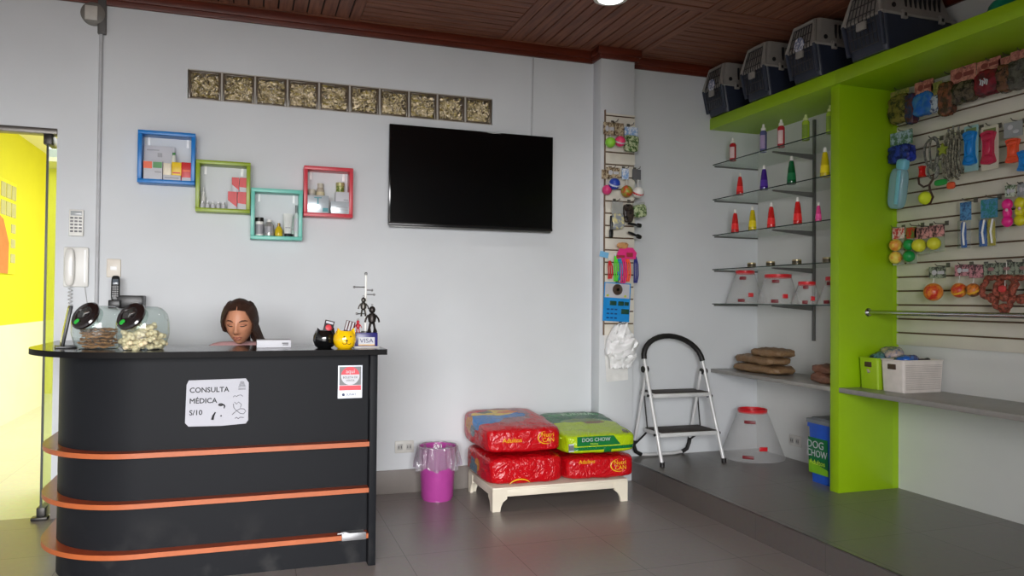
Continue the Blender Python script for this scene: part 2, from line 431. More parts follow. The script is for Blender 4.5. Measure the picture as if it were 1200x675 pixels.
# glass-block strip
def mat_block():
    m, nt, b = new_mat('amber_glass_block'); v = tex_coord(nt)
    n = nt.nodes.new('ShaderNodeTexNoise'); n.inputs['Scale'].default_value = 17; n.inputs['Detail'].default_value = 1.5; n.inputs['Distortion'].default_value = 1.5
    nt.links.new(v, n.inputs['Vector'])
    bp = nt.nodes.new('ShaderNodeBump'); bp.inputs['Strength'].default_value = 1.0; bp.inputs['Distance'].default_value = 0.05
    nt.links.new(n.outputs['Fac'], bp.inputs['Height']); nt.links.new(bp.outputs[0], b.inputs['Normal'])
    b.inputs['Base Color'].default_value = lin((140, 126, 106)); b.inputs['Roughness'].default_value = 0.05
    b.inputs['Transmission Weight'].default_value = 0.6; b.inputs['IOR'].default_value = 1.45
    return m
BLK = mat_block(); BLKE = mat('block_rim', (92, 80, 66), 0.25)
g = G(); nb = 10; bw = (BX1 - BX0) / nb
g.b(BX0, BX1, WY + 0.004, WY + 0.116, BZ0, BZ0 + 0.006); g.b(BX0, BX1, WY + 0.004, WY + 0.116, BZ1 - 0.006, BZ1)
for k in range(1, nb): g.b(BX0 + k * bw - 0.006, BX0 + k * bw + 0.006, WY + 0.002, WY + 0.116, BZ0, BZ1)
win = struct('window_1', g, mat('block_mortar', (176, 170, 160), 0.7))
for k in range(nb):
    cx = BX0 + (k + 0.5) * bw; hw = bw / 2 - 0.006; hz = (BZ1 - BZ0) / 2 - 0.006; cz = (BZ0 + BZ1) / 2
    g = G()
    nn = 14
    # bevelled rim, then a wavy pressed face
    for q in (-1, 1):
        g.b(cx + q * (hw - 0.007) - 0.007, cx + q * (hw - 0.007) + 0.007, WY + 0.006, WY + 0.11, cz - hz, cz + hz, 0.003, mi=0)
        g.b(cx - hw + 0.014, cx + hw - 0.014, WY + 0.006, WY + 0.11, cz + q * (hz - 0.007) - 0.007, cz + q * (hz - 0.007) + 0.007, 0.003, mi=0)
    vs = [[g.bm.verts.new((cx + (hw - 0.014) * (2 * a / nn - 1), WY + 0.009 + 0.007 * noise.noise(Vector((a * 0.42 + k * 9, c_ * 0.5, k * 3.3))), cz + (hz - 0.014) * (2 * c_ / nn - 1))) for c_ in range(nn + 1)] for a in range(nn + 1)]
    for a in range(nn):
        for c_ in range(nn):
            f = g.bm.faces.new((vs[a][c_], vs[a + 1][c_], vs[a + 1][c_ + 1], vs[a][c_ + 1])); f.material_index = 1
    bk = [[g.bm.verts.new((v.co.x, WY + 0.085, v.co.z)) for v in row] for row in vs]
    for a in range(nn):
        for c_ in range(nn):
            f = g.bm.faces.new((bk[a][c_], bk[a][c_ + 1], bk[a + 1][c_ + 1], bk[a + 1][c_])); f.material_index = 1
    for A_, B_ in (([(vs[a][0], bk[a][0]) for a in range(nn + 1)], 0), ([(vs[a][nn], bk[a][nn]) for a in range(nn + 1)], 0), ([(vs[0][a], bk[0][a]) for a in range(nn + 1)], 0), ([(vs[nn][a], bk[nn][a]) for a in range(nn + 1)], 0)):
        for a in range(nn): f = g.bm.faces.new((A_[a][0], A_[a + 1][0], A_[a + 1][1], A_[a][1])); f.material_index = 1
    obj('glass_block', g, [BLKE, BLK], win)

# glass door leaf, swung open into the yellow hall
CLR_DOOR = mat_clear('door_glass', (222, 234, 205), 0.9, 0.06)
g = G().b(-1.266, -1.254, WY + 0.01, WY + 0.93, 0.03, DZ - 0.035)
d = struct('door_1', g, CLR_DOOR)
obj('glass_edge', G().b(-1.267, -1.253, WY + 0.004, WY + 0.012, 0.03, DZ - 0.035), mat('dark_glass_edge', (38, 44, 36), 0.3), d)
obj('door_patch', G().b(-1.285, -1.235, WY + 0.0, WY + 0.17, DZ - 0.10, DZ - 0.032, 0.004), DARKM, d)
obj('door_patch', G().b(-1.285, -1.235, WY + 0.0, WY + 0.17, 0.0, 0.075, 0.004), DARKM, d)
obj('door_pivot', G().b(-1.31, -1.215, WY - 0.035, WY + 0.03, 0.0, 0.02, 0.004), DARKM, d)
g = G().tube([(-1.27, WY + 0.62, 1.45), (-1.32, WY + 0.66, 1.52), (-1.335, WY + 0.68, 1.8), (-1.32, WY + 0.66, 2.05), (-1.27, WY + 0.62, 2.12)], 0.014, 10)
obj('door_handle', g, STEEL, d)
# poster on the yellow wall
t = thing('wall_poster', 'red and white poster with grey squares high on the yellow hall wall', 'poster', (-2.595, 9.6, 2.25))
obj('sheet', G().b(0, 0.012, -0.72, 0.7, -0.55, 0.5), mat('poster_yellow', (238, 226, 60), 0.5), t)
g = G()
for a in range(3):
    for c_ in range(2): g.b(0.012, 0.02, 0.1 + a * 0.2, 0.26 + a * 0.2, 0.3 - c_ * 0.2, 0.46 - c_ * 0.2)
for a in range(3): g.b(0.012, 0.02, 0.5, 0.66, -0.08 - a * 0.17, 0.02 - a * 0.17)
obj('grey_square_row', g, mat('poster_grey', (190, 186, 150), 0.5), t)
obj('red_patch', G().prism([(-0.7, -0.55), (0.4, -0.55), (0.42, -0.2), (0.2, 0.05), (-0.1, 0.12), (-0.7, 0.0)], 0.012, 0.018, 'x'), mat('poster_red', (206, 120, 84), 0.5), t)

# ceiling downlight
t = thing('ceiling_downlight', 'lit round recessed downlight in the boarded ceiling', 'ceiling light', (2.27, 4.61, CZ))
obj('trim_ring', G().lathe([(0.085, 0.0), (0.115, -0.004), (0.115, -0.014), (0.083, -0.018), (0.083, 0.0)], n=32, close=True), WHITE, t)
obj('diffuser', G().lathe([(0, -0.012), (0.083, -0.012), (0.083, -0.002), (0, -0.002)], n=32), mat_emit('lamp_glow', (255, 255, 250), 14), t)
# conduits
CON = mat('conduit_pvc', (186, 187, 190), 0.5)
t = thing('wall_conduit', 'thin grey conduit running down the wall from the round junction lamp', 'conduit', (-0.957, WY - 0.012, 1.2))
obj('pipe', G().cyl((0, 0, 0), (0, 0, 2.03), 0.012), CON, t)
obj('sleeve', G().b(-0.02, 0.03, -0.02, 0.012, 2.0, 2.26, 0.004), mat('conduit_sleeve', (84, 82, 80), 0.5), t)
t = thing('wall_lamp', 'small round grey wall lamp at the top of the left conduit', 'wall lamp', (-1.005, WY - 0.0, 3.33))
obj('lamp_base', G().lathe([(0, 0), (0.075, 0), (0.075, 0.03), (0.06, 0.04), (0, 0.04)], n=28, m=Matrix.Rotation(PI / 2, 4, 'X')), mat('lamp_grey', (120, 116, 110), 0.45), t)
obj('lamp_glass', G().b(-0.045, 0.03, -0.052, -0.04, -0.05, 0.045, 0.004), mat('lamp_frosted', (196, 192, 184), 0.35), t)
tag(obj('tv_cable', G().tube([(2.122, WY - 0.008, 3.40), (2.118, WY - 0.008, 3.1), (2.113, WY - 0.008, 2.70)], 0.007), CON), 'thin grey cable running down the wall into the top of the television', 'cable')
# ------------------------------------------------------------------ reception counter
def mat_counter():
    m, nt, b = new_mat('charcoal_laminate')
    v = tex_coord(nt)
    n = nt.nodes.new('ShaderNodeTexNoise'); n.inputs['Scale'].default_value = 6; n.inputs['Detail'].default_value = 6; nt.links.new(v, n.inputs['Vector'])
    sp = nt.nodes.new('ShaderNodeSeparateXYZ'); nt.links.new(v, sp.inputs[0])
    # scuffed dust that stays on the lowest panels
    mr = nt.nodes.new('ShaderNodeMapRange'); mr.inputs['From Min'].default_value = 0.36; mr.inputs['From Max'].default_value = 0.02; mr.inputs['To Min'].default_value = 0; mr.inputs['To Max'].default_value = 0.55
    nt.links.new(sp.outputs['Z'], mr.inputs['Value'])
    r = nt.nodes.new('ShaderNodeMapRange'); r.inputs['From Min'].default_value = 0.48; r.inputs['From Max'].default_value = 0.75
    nt.links.new(n.outputs['Fac'], r.inputs['Value'])
    mu = nt.nodes.new('ShaderNodeMath'); mu.operation = 'MULTIPLY'; nt.links.new(mr.outputs[0], mu.inputs[0]); nt.links.new(r.outputs[0], mu.inputs[1])
    mx = nt.nodes.new('ShaderNodeMix'); mx.data_type = 'RGBA'; nt.links.new(mu.outputs[0], mx.inputs['Factor'])
    mx.inputs[6].default_value = lin((26, 27, 30)); mx.inputs[7].default_value = lin((70, 69, 68))
    nt.links.new(mx.outputs[2], b.inputs['Base Color']); b.inputs['Roughness'].default_value = 0.5; b.inputs['Specular IOR Level'].default_value = 0.09
    return m
CHAR = mat_counter()
TOPM = mat('dark_counter_top', (24, 18, 17), 0.16, var=0.1, spec=0.3)
LEDGETOP = mat('ledge_shaded_top', (150, 62, 30), 0.28, var=0.08, scale=20)  # orange darkened to red-brown: shade under the overhang is put into the colour
ORANGE = mat('orange_edge_board', (164, 84, 42), 0.45, var=0.06, scale=20)
SILVER = mat('silver_tape', (150, 150, 152), 0.35, 0.6, bump=0.3)
cc = (-0.5, 4.73)
def outline(r, xr, yb, rin, n=20):
    """counter plan: straight front, quarter-round left corner, short return towards the wall"""
    o = [(xr, cc[1] - r)] + [(cc[0] + r * math.cos(a), cc[1] + r * math.sin(a)) for a in [-PI / 2 - PI / 2 * k / n for k in range(n + 1)]] + [(cc[0] - r, yb)]
    i = [(cc[0] - rin, yb)] + [(cc[0] + rin * math.cos(a), cc[1] + rin * math.sin(a)) for a in [-PI - 0 + PI / 2 * k / n for k in range(n + 1)]] + [(xr, cc[1] - rin)]
    return o + i
t = thing('reception_counter', 'charcoal reception counter with rounded left end and three orange ledges', 'counter')
obj('body', G().prism(outline(0.46, 0.635, 5.3, 0.30), 0.0, 1.15), CHAR, t)
obj('end_panel', G().b(0.632, 0.672, 4.195, 4.62, 0.0, 1.15, 0.003), CHAR, t)
g = G().prism(outline(0.60, 0.712, 5.32, 0.10, 26), 1.15, 1.18)
for f_ in g.bm.faces:
    if len(f_.verts) == 4: f_.material_index = 1
obj('counter_top', g, [TOPM, mat('black_edge_band', (16, 15, 16), 0.6, spec=0.12)], t)
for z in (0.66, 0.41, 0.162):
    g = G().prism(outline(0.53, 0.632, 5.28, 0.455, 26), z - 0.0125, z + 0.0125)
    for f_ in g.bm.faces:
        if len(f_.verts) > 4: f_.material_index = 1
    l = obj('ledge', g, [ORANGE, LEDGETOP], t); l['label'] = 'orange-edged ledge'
tp = obj('repair_tape', G().box((0.555, 4.197, 0.166), (0.13, 0.008, 0.04), 0.003).box((0.555, 4.235, 0.177), (0.12, 0.07, 0.004)).tube([(0.47, 4.215, 0.181), (0.51, 4.205, 0.187), (0.53, 4.2, 0.182)], 0.006), SILVER, t); tp['label'] = 'silver repair tape'
CY = 4.268
# consultation sign
t = thing('consultation_sign', 'white rounded sign reading CONSULTA MÉDICA S/10 on the counter front', 'sign', (-0.145, CY - 0.002, 0.905), 0)
sg = obj('card', G().prism([(-0.142, 0.118), (0.135, 0.122), (0.15, 0.10), (0.15, -0.098), (0.138, -0.115), (0.02, -0.122), (-0.14, -0.119), (-0.157, -0.1), (-0.152, 0.095)], -0.003, 0, 'y'), mat('sign_paper', (164, 164, 172), 0.55, var=0.02), t)
for s_, z in (('CONSULTA', 0.066), ('MÉDICA', 0.010), ('S/10', -0.050)):
    text('lettering', s_, 0.0365, (-0.138, -0.0035, z), FRONT, INK, t, 'LEFT', bold=0.0008)
GREY = mat('grey_ink', (92, 92, 96), 0.6)
g = G()
g.tube([(-0.012, -0.005, -0.05), (-0.022, -0.005, -0.068), (-0.026, -0.005, -0.088)], [0.003, 0.006, 0.007], 6)
g.ell((0.014, -0.004, -0.012), (0.013, 0.003, 0.008), 10, 6)
g.tube([(0.026, -0.005, -0.01), (0.033, -0.005, -0.02), (0.03, -0.005, -0.032)], [0.003, 0.004, 0.002], 6)
g.ell((0.016, -0.004, -0.07), (0.004, 0.002, 0.004), 8, 6)
obj('pet_drawing', g, INK, t)
g = G()
g.tube([(0.075, -0.004, -0.01), (0.078, -0.004, -0.03), (0.09, -0.004, -0.046), (0.11, -0.004, -0.036), (0.128, -0.004, -0.038), (0.138, -0.004, -0.05), (0.126, -0.004, -0.064), (0.108, -0.004, -0.06), (0.092, -0.004, -0.046), (0.078, -0.004, -0.058), (0.07, -0.004, -0.066)], 0.0018, 6)
g.tube([(0.08, -0.004, 0.0), (0.092, -0.004, -0.012), (0.1, -0.004, 0.0), (0.115, -0.004, -0.014), (0.11, -0.004, -0.03)], 0.0016, 6)
for q in range(5): g.tube([(0.099 + 0.002 * q, -0.0038, 0.078 + 0.006 * q), (0.117, -0.0042, 0.083 + 0.006 * q), (0.135 - 0.002 * q, -0.0038, 0.079 + 0.006 * q)], 0.0014, 6)
for q in range(2): g.b(0.099, 0.136, -0.0042, -0.003, 0.064 + q * 0.005, 0.0665 + q * 0.005)
g.tube([(0.074, -0.004, 0.026), (0.082, -0.004, 0.034), (0.09, -0.004, 0.028), (0.098, -0.004, 0.034), (0.112, -0.004, 0.036), (0.122, -0.004, 0.028)], 0.0016, 6)
g.tube([(0.084, -0.004, -0.086), (0.092, -0.004, -0.08), (0.10, -0.004, -0.088), (0.11, -0.004, -0.081), (0.128, -0.004, -0.083)], 0.002, 6)
obj('line_drawing', g, GREY, t)
# receipt poster
t = thing('receipt_notice', 'small grey notice with red and white circle at the right end of counter', 'notice', (0.5325, CY - 0.002, 0.995))
obj('card', G().b(-0.066, 0.066, -0.003, 0, -0.09, 0.09, 0.001), mat('notice_white', (222, 226, 236), 0.4), t)
g = G().b(-0.059, 0.059, -0.0038, -0.003, -0.018, 0.083); obj('grey_panel', g, mat('notice_grey', (112, 112, 114), 0.5), t)
g = G().prism([(0.05 * math.cos(a), 0.033 + 0.05 * math.sin(a)) for a in [2 * PI * k / 36 for k in range(36)]], -0.0048, -0.0038, 'y'); obj('white_disc', g, PAPER, t)
NRED = mat('notice_red', (206, 62, 74), 0.5)
g = G().prism([(0.05 * math.cos(a), 0.033 + 0.05 * math.sin(a)) for a in [math.radians(8 + 164 * k / 24) for k in range(25)]], -0.0056, -0.0046, 'y')
obj('red_print', g, NRED, t); obj('red_band', G().b(-0.059, 0.059, -0.005, -0.003, -0.046, -0.02), NRED, t)
text('lettering', 'aquí', 0.03, (0, -0.0062, 0.057), FRONT, PAPER, t)
text('lettering', 'BOLETA DE', 0.0155, (0, -0.0052, 0.024), FRONT, INK, t)
text('lettering', 'VENTA', 0.0145, (0, -0.0052, 0.007), FRONT, INK, t)
text('lettering', 'SUNAT', 0.017, (0.006, -0.0036, -0.07), FRONT, mat('navy_ink', (30, 44, 80), 0.5), t)
obj('round_mark', G().ell((-0.036, -0.003, -0.07), (0.008, 0.002, 0.008), 12, 6), mat('navy_ink', (30, 44, 80), 0.5), t)

# ------------------------------------------------------------------ treat jars
JAR = mat_clear('jar_glass', (240, 246, 244), 1.0, 0.03)
LIDM = mat('jar_lid_black', (28, 20, 20), 0.15, coat=0.6)
GREEN = mat('green_sticker', (40, 170, 60), 0.4)
CT = 1.18
def jar(x, y, label):
    t = thing('treat_jar', label, 'jar', (x, y, CT))
    R, H = 0.12, 0.222
    prof = [(0, 0.0), (0.085, 0.0), (0.105, 0.02), (R, 0.08), (R, 0.14), (0.109, 0.184), (0.085, 0.213), (0.06, H), (0, H + 0.002)]
    obj('glass_body', G().lathe(prof, n=36, sx=1.05), JAR, t)
    mt = Matrix.Translation((-0.040, -0.085, 0.168)) @ Matrix.Scale(0.93, 4) @ Euler((math.radians(58), math.radians(0), math.radians(-38))).to_matrix().to_4x4()
    obj('neck_ring', G().lathe([(0.07, -0.03), (0.076, -0.03), (0.076, 0.004), (0.07, 0.004)], n=32, m=mt, close=True), JAR, t)
    l = obj('lid', G().lathe([(0, 0.0), (0.08, 0.0), (0.084, 0.006), (0.084, 0.016), (0.076, 0.024), (0.05, 0.028), (0.046, 0.02), (0, 0.018)], n=36, m=mt), LIDM, t); l['label'] = 'black slanted lid'
    obj('sticker', G().ell((-0.022, -0.045, 0.026), (0.017, 0.017, 0.003), 14, 6, m=mt), GREEN, l)
    obj('lid_knob', G().tube([(0.0, -0.01, 0.02), (0.012, 0.004, 0.032), (0.025, 0.02, 0.02)], 0.006, 8, m=mt), CHROME, l)
    return t
J1 = (-0.735, 4.445); J2 = (-0.512, 4.325)
jar(J1[0], J1[1], 'round glass jar with slanted black lid holding brown chew sticks')
jar(J2[0], J2[1], 'round glass jar with slanted black lid holding cream bone treats')
STK = mat('chew_stick_brown', (150, 106, 66), 0.55, var=0.3, scale=40, bump=0.4)
BNE = mat('cream_treat', (222, 204, 166), 0.6, var=0.15, scale=30, bump=0.3)
sticks = []
for k in range(4):
    pts = [(-0.075 + 0.15 * q / 7, 0.008 * math.sin(q * 1.3 + k), 0.004 * math.sin(q * 2 + k)) for q in range(8)]
    sticks.append(G().tube(pts, [0.005] + [0.009 + 0.002 * math.sin(q + k) for q in range(6)] + [0.005], 8, flat=0.7))
protos = [obj('chew_stick', s_, STK) for s_ in sticks]
k = 0
for lay in range(6):
    for q in range(5):
        a = lay * 1.05 + 0.2 * rnd.random()
        off = (q - 2) * 0.034
        x = J1[0] - math.sin(a) * off; y = J1[1] + math.cos(a) * off; z = CT + 0.014 + lay * 0.017
        o = protos[k] if k < 4 else protos[k % 4].copy()
        if k >= 4: C.objects.link(o)
        o.location = (x, y, z); o.rotation_euler = (rnd.uniform(-.2, .2), rnd.uniform(-.06, .06), a)
        sc = math.sqrt(max(0.2, 1 - (off / 0.10) ** 2)); o.scale = (sc * 1.02, 1, 1)
        tag(o, 'brown chew stick lying inside the left glass jar', 'dog chew', 'chew sticks in the left jar'); k += 1
g = G().tube([(-0.02, 0, 0), (-0.008, 0.002, 0), (0.008, -0.002, 0), (0.02, 0, 0)], [0.011, 0.0095, 0.0095, 0.011], 8)
for sx in (-1, 1):
    for sy in (-1, 1): g.ell((sx * 0.022, sy * 0.009, 0), (0.013, 0.012, 0.012), 10, 6)
pb = obj('bone_treat', g, BNE); k = 0
for lay in range(5):
    nn = (11, 12, 11, 9, 5)[lay]
    for q in range(nn):
        a = 2 * PI * q / nn + lay * 0.7; rr = (0.072, 0.085, 0.082, 0.068, 0.038)[lay] if q % 3 else 0.03
        o = pb if k == 0 else pb.copy()
        if k: C.objects.link(o)
        o.location = (J2[0] + rr * math.cos(a), J2[1] + rr * math.sin(a), CT + 0.018 + lay * 0.0225 + (0.012 if rr == 0.03 else 0))
        o.rotation_euler = (rnd.uniform(-.6, .6), rnd.uniform(-.5, .5), rnd.uniform(0, 6)); o.scale = (1.05,) * 3
        tag(o, 'cream bone-shaped treat lying inside the right glass jar', 'dog treat', 'bone treats in the right jar'); k += 1

# leaning tablet at the left
t = thing('card_reader_stand', 'dark upright display leaning at the left end of the counter', 'display', (-0.925, 4.55, CT), math.radians(-76))
mt = Matrix.Rotation(math.radians(-10), 4, 'X')
obj('panel', G().b(-0.07, 0.07, -0.008, 0.008, 0.01, 0.225, 0.004, m=mt), BLACK, t)
obj('screen', G().b(-0.06, 0.06, -0.0095, -0.008, 0.03, 0.21, m=mt), mat('dim_screen', (58, 66, 76), 0.12), t)
obj('foot', G().b(-0.06, 0.06, -0.03, 0.07, 0, 0.012, 0.003), BLACK, t)
# white box with dark print
t = thing('white_box', 'flat white box lying on the counter beside the person', 'box', (0.133, 4.42, CT))
obj('carton', G().b(-0.09, 0.09, -0.05, 0.06, 0, 0.042, 0.003), PAPER, t)
obj('lid_line', G().b(-0.0905, 0.0905, -0.051, 0.061, 0.033, 0.0345), mat('pale_grey', (190, 190, 192), 0.5), t)
g = G().b(0.042, 0.075, -0.052, -0.05, 0.022, 0.027).b(0.046, 0.075, -0.052, -0.05, 0.014, 0.018); obj('printed_mark', g, INK, t)

# ------------------------------------------------------------------ cat pots
def cat_pot(x, y, m, label, face):
    t = thing('cat_pot', label, 'pot', (x, y, CT), math.radians(8))
    R = 0.062
    prof = [(0, 0), (0.036, 0), (0.052, 0.012), (R, 0.042), (0.06, 0.068), (0.05, 0.09), (0.046, 0.096), (0.042, 0.09), (0.05, 0.066), (0.05, 0.03), (0, 0.02)]
    obj('bowl', G().lathe(prof, n=32), m, t)
    for s_ in (-1, 1):
        obj('ear', G().prism([(s_ * 0.05, 0.078), (s_ * 0.018, 0.088), (s_ * 0.044, 0.112)], -0.03, -0.012, 'y'), m, t)
    fm = INK if face else mat('pale_paint', (120, 120, 120), 0.4)
    if face:
        for s_ in (-1, 1): obj('eye', G().ell((s_ * 0.017, -0.056, 0.066), (0.0045, 0.004, 0.0045), 10, 6), fm, t)
        obj('nose', G().ell((-0.004, -0.061, 0.045), (0.0065, 0.004, 0.005), 10, 6), fm, t)
        g = G().tube([(-0.004, -0.062, 0.042), (-0.004, -0.061, 0.032)], 0.0014, 6)
        g.tube([(-0.026, -0.054, 0.034), (-0.02, -0.057, 0.026), (-0.010, -0.059, 0.026), (-0.004, -0.060, 0.032), (0.003, -0.059, 0.026), (0.014, -0.058, 0.026), (0.02, -0.055, 0.033)], 0.0014, 6)
        obj('mouth', g, fm, t)
    return t
cat_pot(0.396, 4.31, mat('black_glaze', (14, 14, 15), 0.08, coat=0.8), 'black glazed cat-head pot on the right of the counter', False)
cat_pot(0.497, 4.24, mat('yellow_glaze', (238, 190, 14), 0.12, coat=0.6), 'yellow cat-head pot with painted face on the right of the counter', True)
def card_in(x, y, label, tilt, cols):
    t = thing('loyalty_card', label, 'card', (x, y, CT + 0.03), 0)
    mt = Euler((math.radians(-12), math.radians(tilt), 0)).to_matrix().to_4x4()
    obj('card_sheet', G().b(-0.026, 0.026, -0.003, 0.003, 0, 0.125, 0.001, m=mt), cols[0], t)
    if cols[1] is not None:
        obj('print_patch', G().ell((0, -0.004, 0.085), (0.017, 0.002, 0.017), 16, 6, m=mt), cols[1], t)
        obj('print_band', G().b(-0.02, 0.02, -0.0045, -0.003, 0.107, 0.119, m=mt), PAPER, t)
    else:
        g = G()
        for q in range(3): g.b(-0.022 + q * 0.016, -0.013 + q * 0.016, -0.0045, -0.003, 0.07, 0.122, m=mt)
        obj('print_band', g, mat('pale_grey', (190, 190, 192), 0.5), t)
card_in(0.398, 4.31, 'dark card with red round print standing in the black cat pot', 14, (mat('card_dark', (52, 40, 44), 0.4), mat('card_red', (205, 50, 60), 0.4)))
card_in(0.50, 4.24, 'dark striped card standing in the yellow cat pot', 16, (mat('card_maroon', (74, 32, 36), 0.4), None))
# payment sign box
t = thing('payment_sign', 'navy countertop sign box reading VISA at the right end', 'sign', (0.62, 4.33, CT))
NAVY = mat('navy_plastic', (38, 34, 104), 0.3)
obj('base_plate', G().b(-0.068, 0.07, -0.06, 0.06, 0, 0.008, 0.002), mat('pale_base', (196, 192, 188), 0.4), t)
obj('box_body', G().b(-0.06, 0.064, -0.045, 0.045, 0.008, 0.083, 0.002), NAVY, t)
obj('white_panel', G().b(-0.043, 0.047, -0.047, -0.045, 0.012, 0.058), PAPER, t)
obj('gold_band', G().b(-0.043, 0.047, -0.0475, -0.045, 0.012, 0.019), mat('gold_ink', (206, 168, 112), 0.5), t)
text('lettering', 'VISA', 0.033, (0.002, -0.0478, 0.038), FRONT, mat('visa_blue', (26, 28, 84), 0.4), t, sx=1.15)
# charm stand
t = thing('charm_stand', 'slim white pole with metal arms standing on the navy sign box', 'display stand', (0.622, 4.335, CT + 0.083))
obj('pole', G().cyl((0, 0, 0.008), (0, 0, 0.325), 0.006, n=10), WHITE, t)
obj('finial', G().ell((0, 0, 0.33), (0.009, 0.009, 0.01), 12, 8), STEEL, t)
obj('stand_base', G().lathe([(0, 0), (0.026, 0), (0.024, 0.007), (0, 0.009)], n=20), STEEL, t)
for x, y, z in ((-0.065, 0, 0.255), (0.034, -0.008, 0.238), (0.045, -0.01, 0.213), (-0.05, -0.01, 0.105)):
    a = obj('arm', G().cyl((0, 0, z), (x, y, z), 0.0032, n=8), STEEL, t)
    obj('tip', G().ell((x, y, z), (0.007, 0.007, 0.007), 10, 6), STEEL, a)
PEW = mat('dark_pewter', (92, 88, 84), 0.35, 0.85)
def charm(x, y, z, s_, label, m, skirt):
    t = thing('hanging_charm', label, 'charm', (x, y, z))
    obj('head', G().ell((0, 0, 0.095 * s_), (0.014 * s_, 0.013 * s_, 0.016 * s_), 14, 8), m, t)
    obj('torso', G().lathe([(0.006, 0.035), (0.016, 0.045), (0.018, 0.065), (0.012, 0.08), (0, 0.082)], n=14, m=Matrix.Scale(s_, 4)), m, t)
    for q in (-1, 1):
        obj('arm', G().tube([(q * 0.015 * s_, 0, 0.073 * s_), (q * 0.026 * s_, -0.004, 0.058 * s_), (q * 0.03 * s_, -0.006, 0.042 * s_)], 0.0042 * s_, 6), m, t)
        obj('leg', G().tube([(q * 0.007 * s_, 0, 0.038 * s_), (q * 0.011 * s_, 0, 0.018 * s_), (q * 0.013 * s_, -0.006 * s_, 0.0)], [0.006 * s_, 0.005 * s_, (0.010 if skirt else 0.006) * s_], 6), m, t)
    obj('hang_loop', G().tube([(0.005 * math.cos(a), 0, 0.116 * s_ + 0.005 * math.sin(a)) for a in [2 * PI * q / 10 for q in range(10)]], 0.0012, 6, closed=True), STEEL, t)
charm(0.606, 4.31, CT + 0.175, 0.95, 'grey robot-like metal charm on the left of the white pole', PEW, False)
charm(0.655, 4.31, CT + 0.085, 1.32, 'large dark metal charm with boots on the right of the white pole', mat('black_pewter', (48, 42, 40), 0.4, 0.6), True)
charm(0.578, 4.315, CT + 0.083, 0.62, 'little red figure charm at the left of the navy sign box', mat('red_charm', (186, 30, 44), 0.35), False)

# ------------------------------------------------------------------ wall devices behind the counter
W = WY
t = thing('alarm_keypad', 'white alarm keypad with grey keys above the entry phone', 'keypad', (-1.083, W, 1.935))
obj('housing', G().b(-0.043, 0.043, -0.022, 0, -0.088, 0.088, 0.006), WHITE, t)
obj('display', G().b(-0.033, 0.033, -0.024, -0.02, 0.048, 0.078, 0.002), mat('lcd_grey', (170, 174, 176), 0.2), t)
g = G()
for r_ in range(5):
    for c_ in range(3): g.b(-0.034 + c_ * 0.025, -0.016 + c_ * 0.025, -0.0265, -0.02, 0.026 - r_ * 0.022, 0.038 - r_ * 0.022, 0.002)
obj('keys', g, mat('key_grey', (110, 110, 112), 0.4), t)
t = thing('entry_phone', 'white wall entry phone with handset beside the door', 'intercom', (-1.078, W, 1.643))
obj('backplate', G().b(-0.075, 0.072, -0.025, 0, -0.13, 0.132, 0.01), WHITE, t)
obj('side_stripe', G().b(0.048, 0.056, -0.027, -0.024, -0.1, 0.115), mat('bright_white', (250, 250, 250), 0.3), t)
h = obj('handset', G().pillow((-0.034, -0.042, 0.0), (0.062, 0.034, 0.25), 8, 3.2), mat('handset_white', (222, 220, 214), 0.25), t)
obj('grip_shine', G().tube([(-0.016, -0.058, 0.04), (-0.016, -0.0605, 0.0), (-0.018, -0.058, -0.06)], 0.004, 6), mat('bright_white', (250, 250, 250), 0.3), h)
cp = [(-0.03 + 0.012 * math.cos(q * 1.1), -0.03 + 0.012 * math.sin(q * 1.1), -0.128 - q * 0.0042) for q in range(44)]
obj('coiled_cord', G().tube(cp, 0.003, 6), mat('cord_grey', (188, 188, 188), 0.5), t)
obj('straight_cord', G().tube([(0.05, -0.008, -0.13), (0.06, -0.008, -0.2), (0.075, -0.006, -0.3)], 0.003, 6), mat('cord_grey', (188, 188, 188), 0.5), t)
t = thing('wall_switch', 'cream wall light switch above the cordless phone', 'light switch', (-0.858, W, 1.642))
obj('plate', G().b(-0.043, 0.043, -0.014, 0, -0.062, 0.062, 0.008), mat('switch_cream', (226, 218, 206), 0.4), t)
obj('rocker', G().b(-0.02, 0.02, -0.02, -0.012, -0.014, 0.012, 0.003), mat('bright_white', (250, 250, 250), 0.3), t)
t = thing('phone_base', 'black phone base and router box fixed to wall behind the jars', 'phone base', (-0.735, W, 1.375))
obj('box', G().b(-0.09, 0.075, -0.16, 0, 0.0, 0.085, 0.006), BLACK, t)
obj('cradle', G().b(-0.125, -0.055, -0.19, -0.09, 0.0, 0.055, 0.006), BLACK, t)
t = thing('cordless_phone', 'black cordless phone standing upright in its base behind the jars', 'phone', (-0.825, W - 0.15, 1.42), math.radians(4))
mt = Matrix.Rotation(math.radians(-8), 4, 'X')
obj('body', G().pillow((0, 0, 0.085), (0.052, 0.03, 0.17), 8, 4.5, m=mt), BLACK, t)
obj('screen', G().b(-0.018, 0.018, -0.0165, -0.014, 0.11, 0.145, 0.002, m=mt), mat('phone_screen', (96, 104, 112), 0.15), t)
g = G()
for r_ in range(5):
    for c_ in range(3): g.b(-0.018 + c_ * 0.013, -0.008 + c_ * 0.013, -0.0175, -0.014, 0.03 + r_ * 0.015, 0.038 + r_ * 0.015, 0.001, m=mt)
obj('keypad_buttons', g, mat('button_grey', (150, 150, 150), 0.4), t)
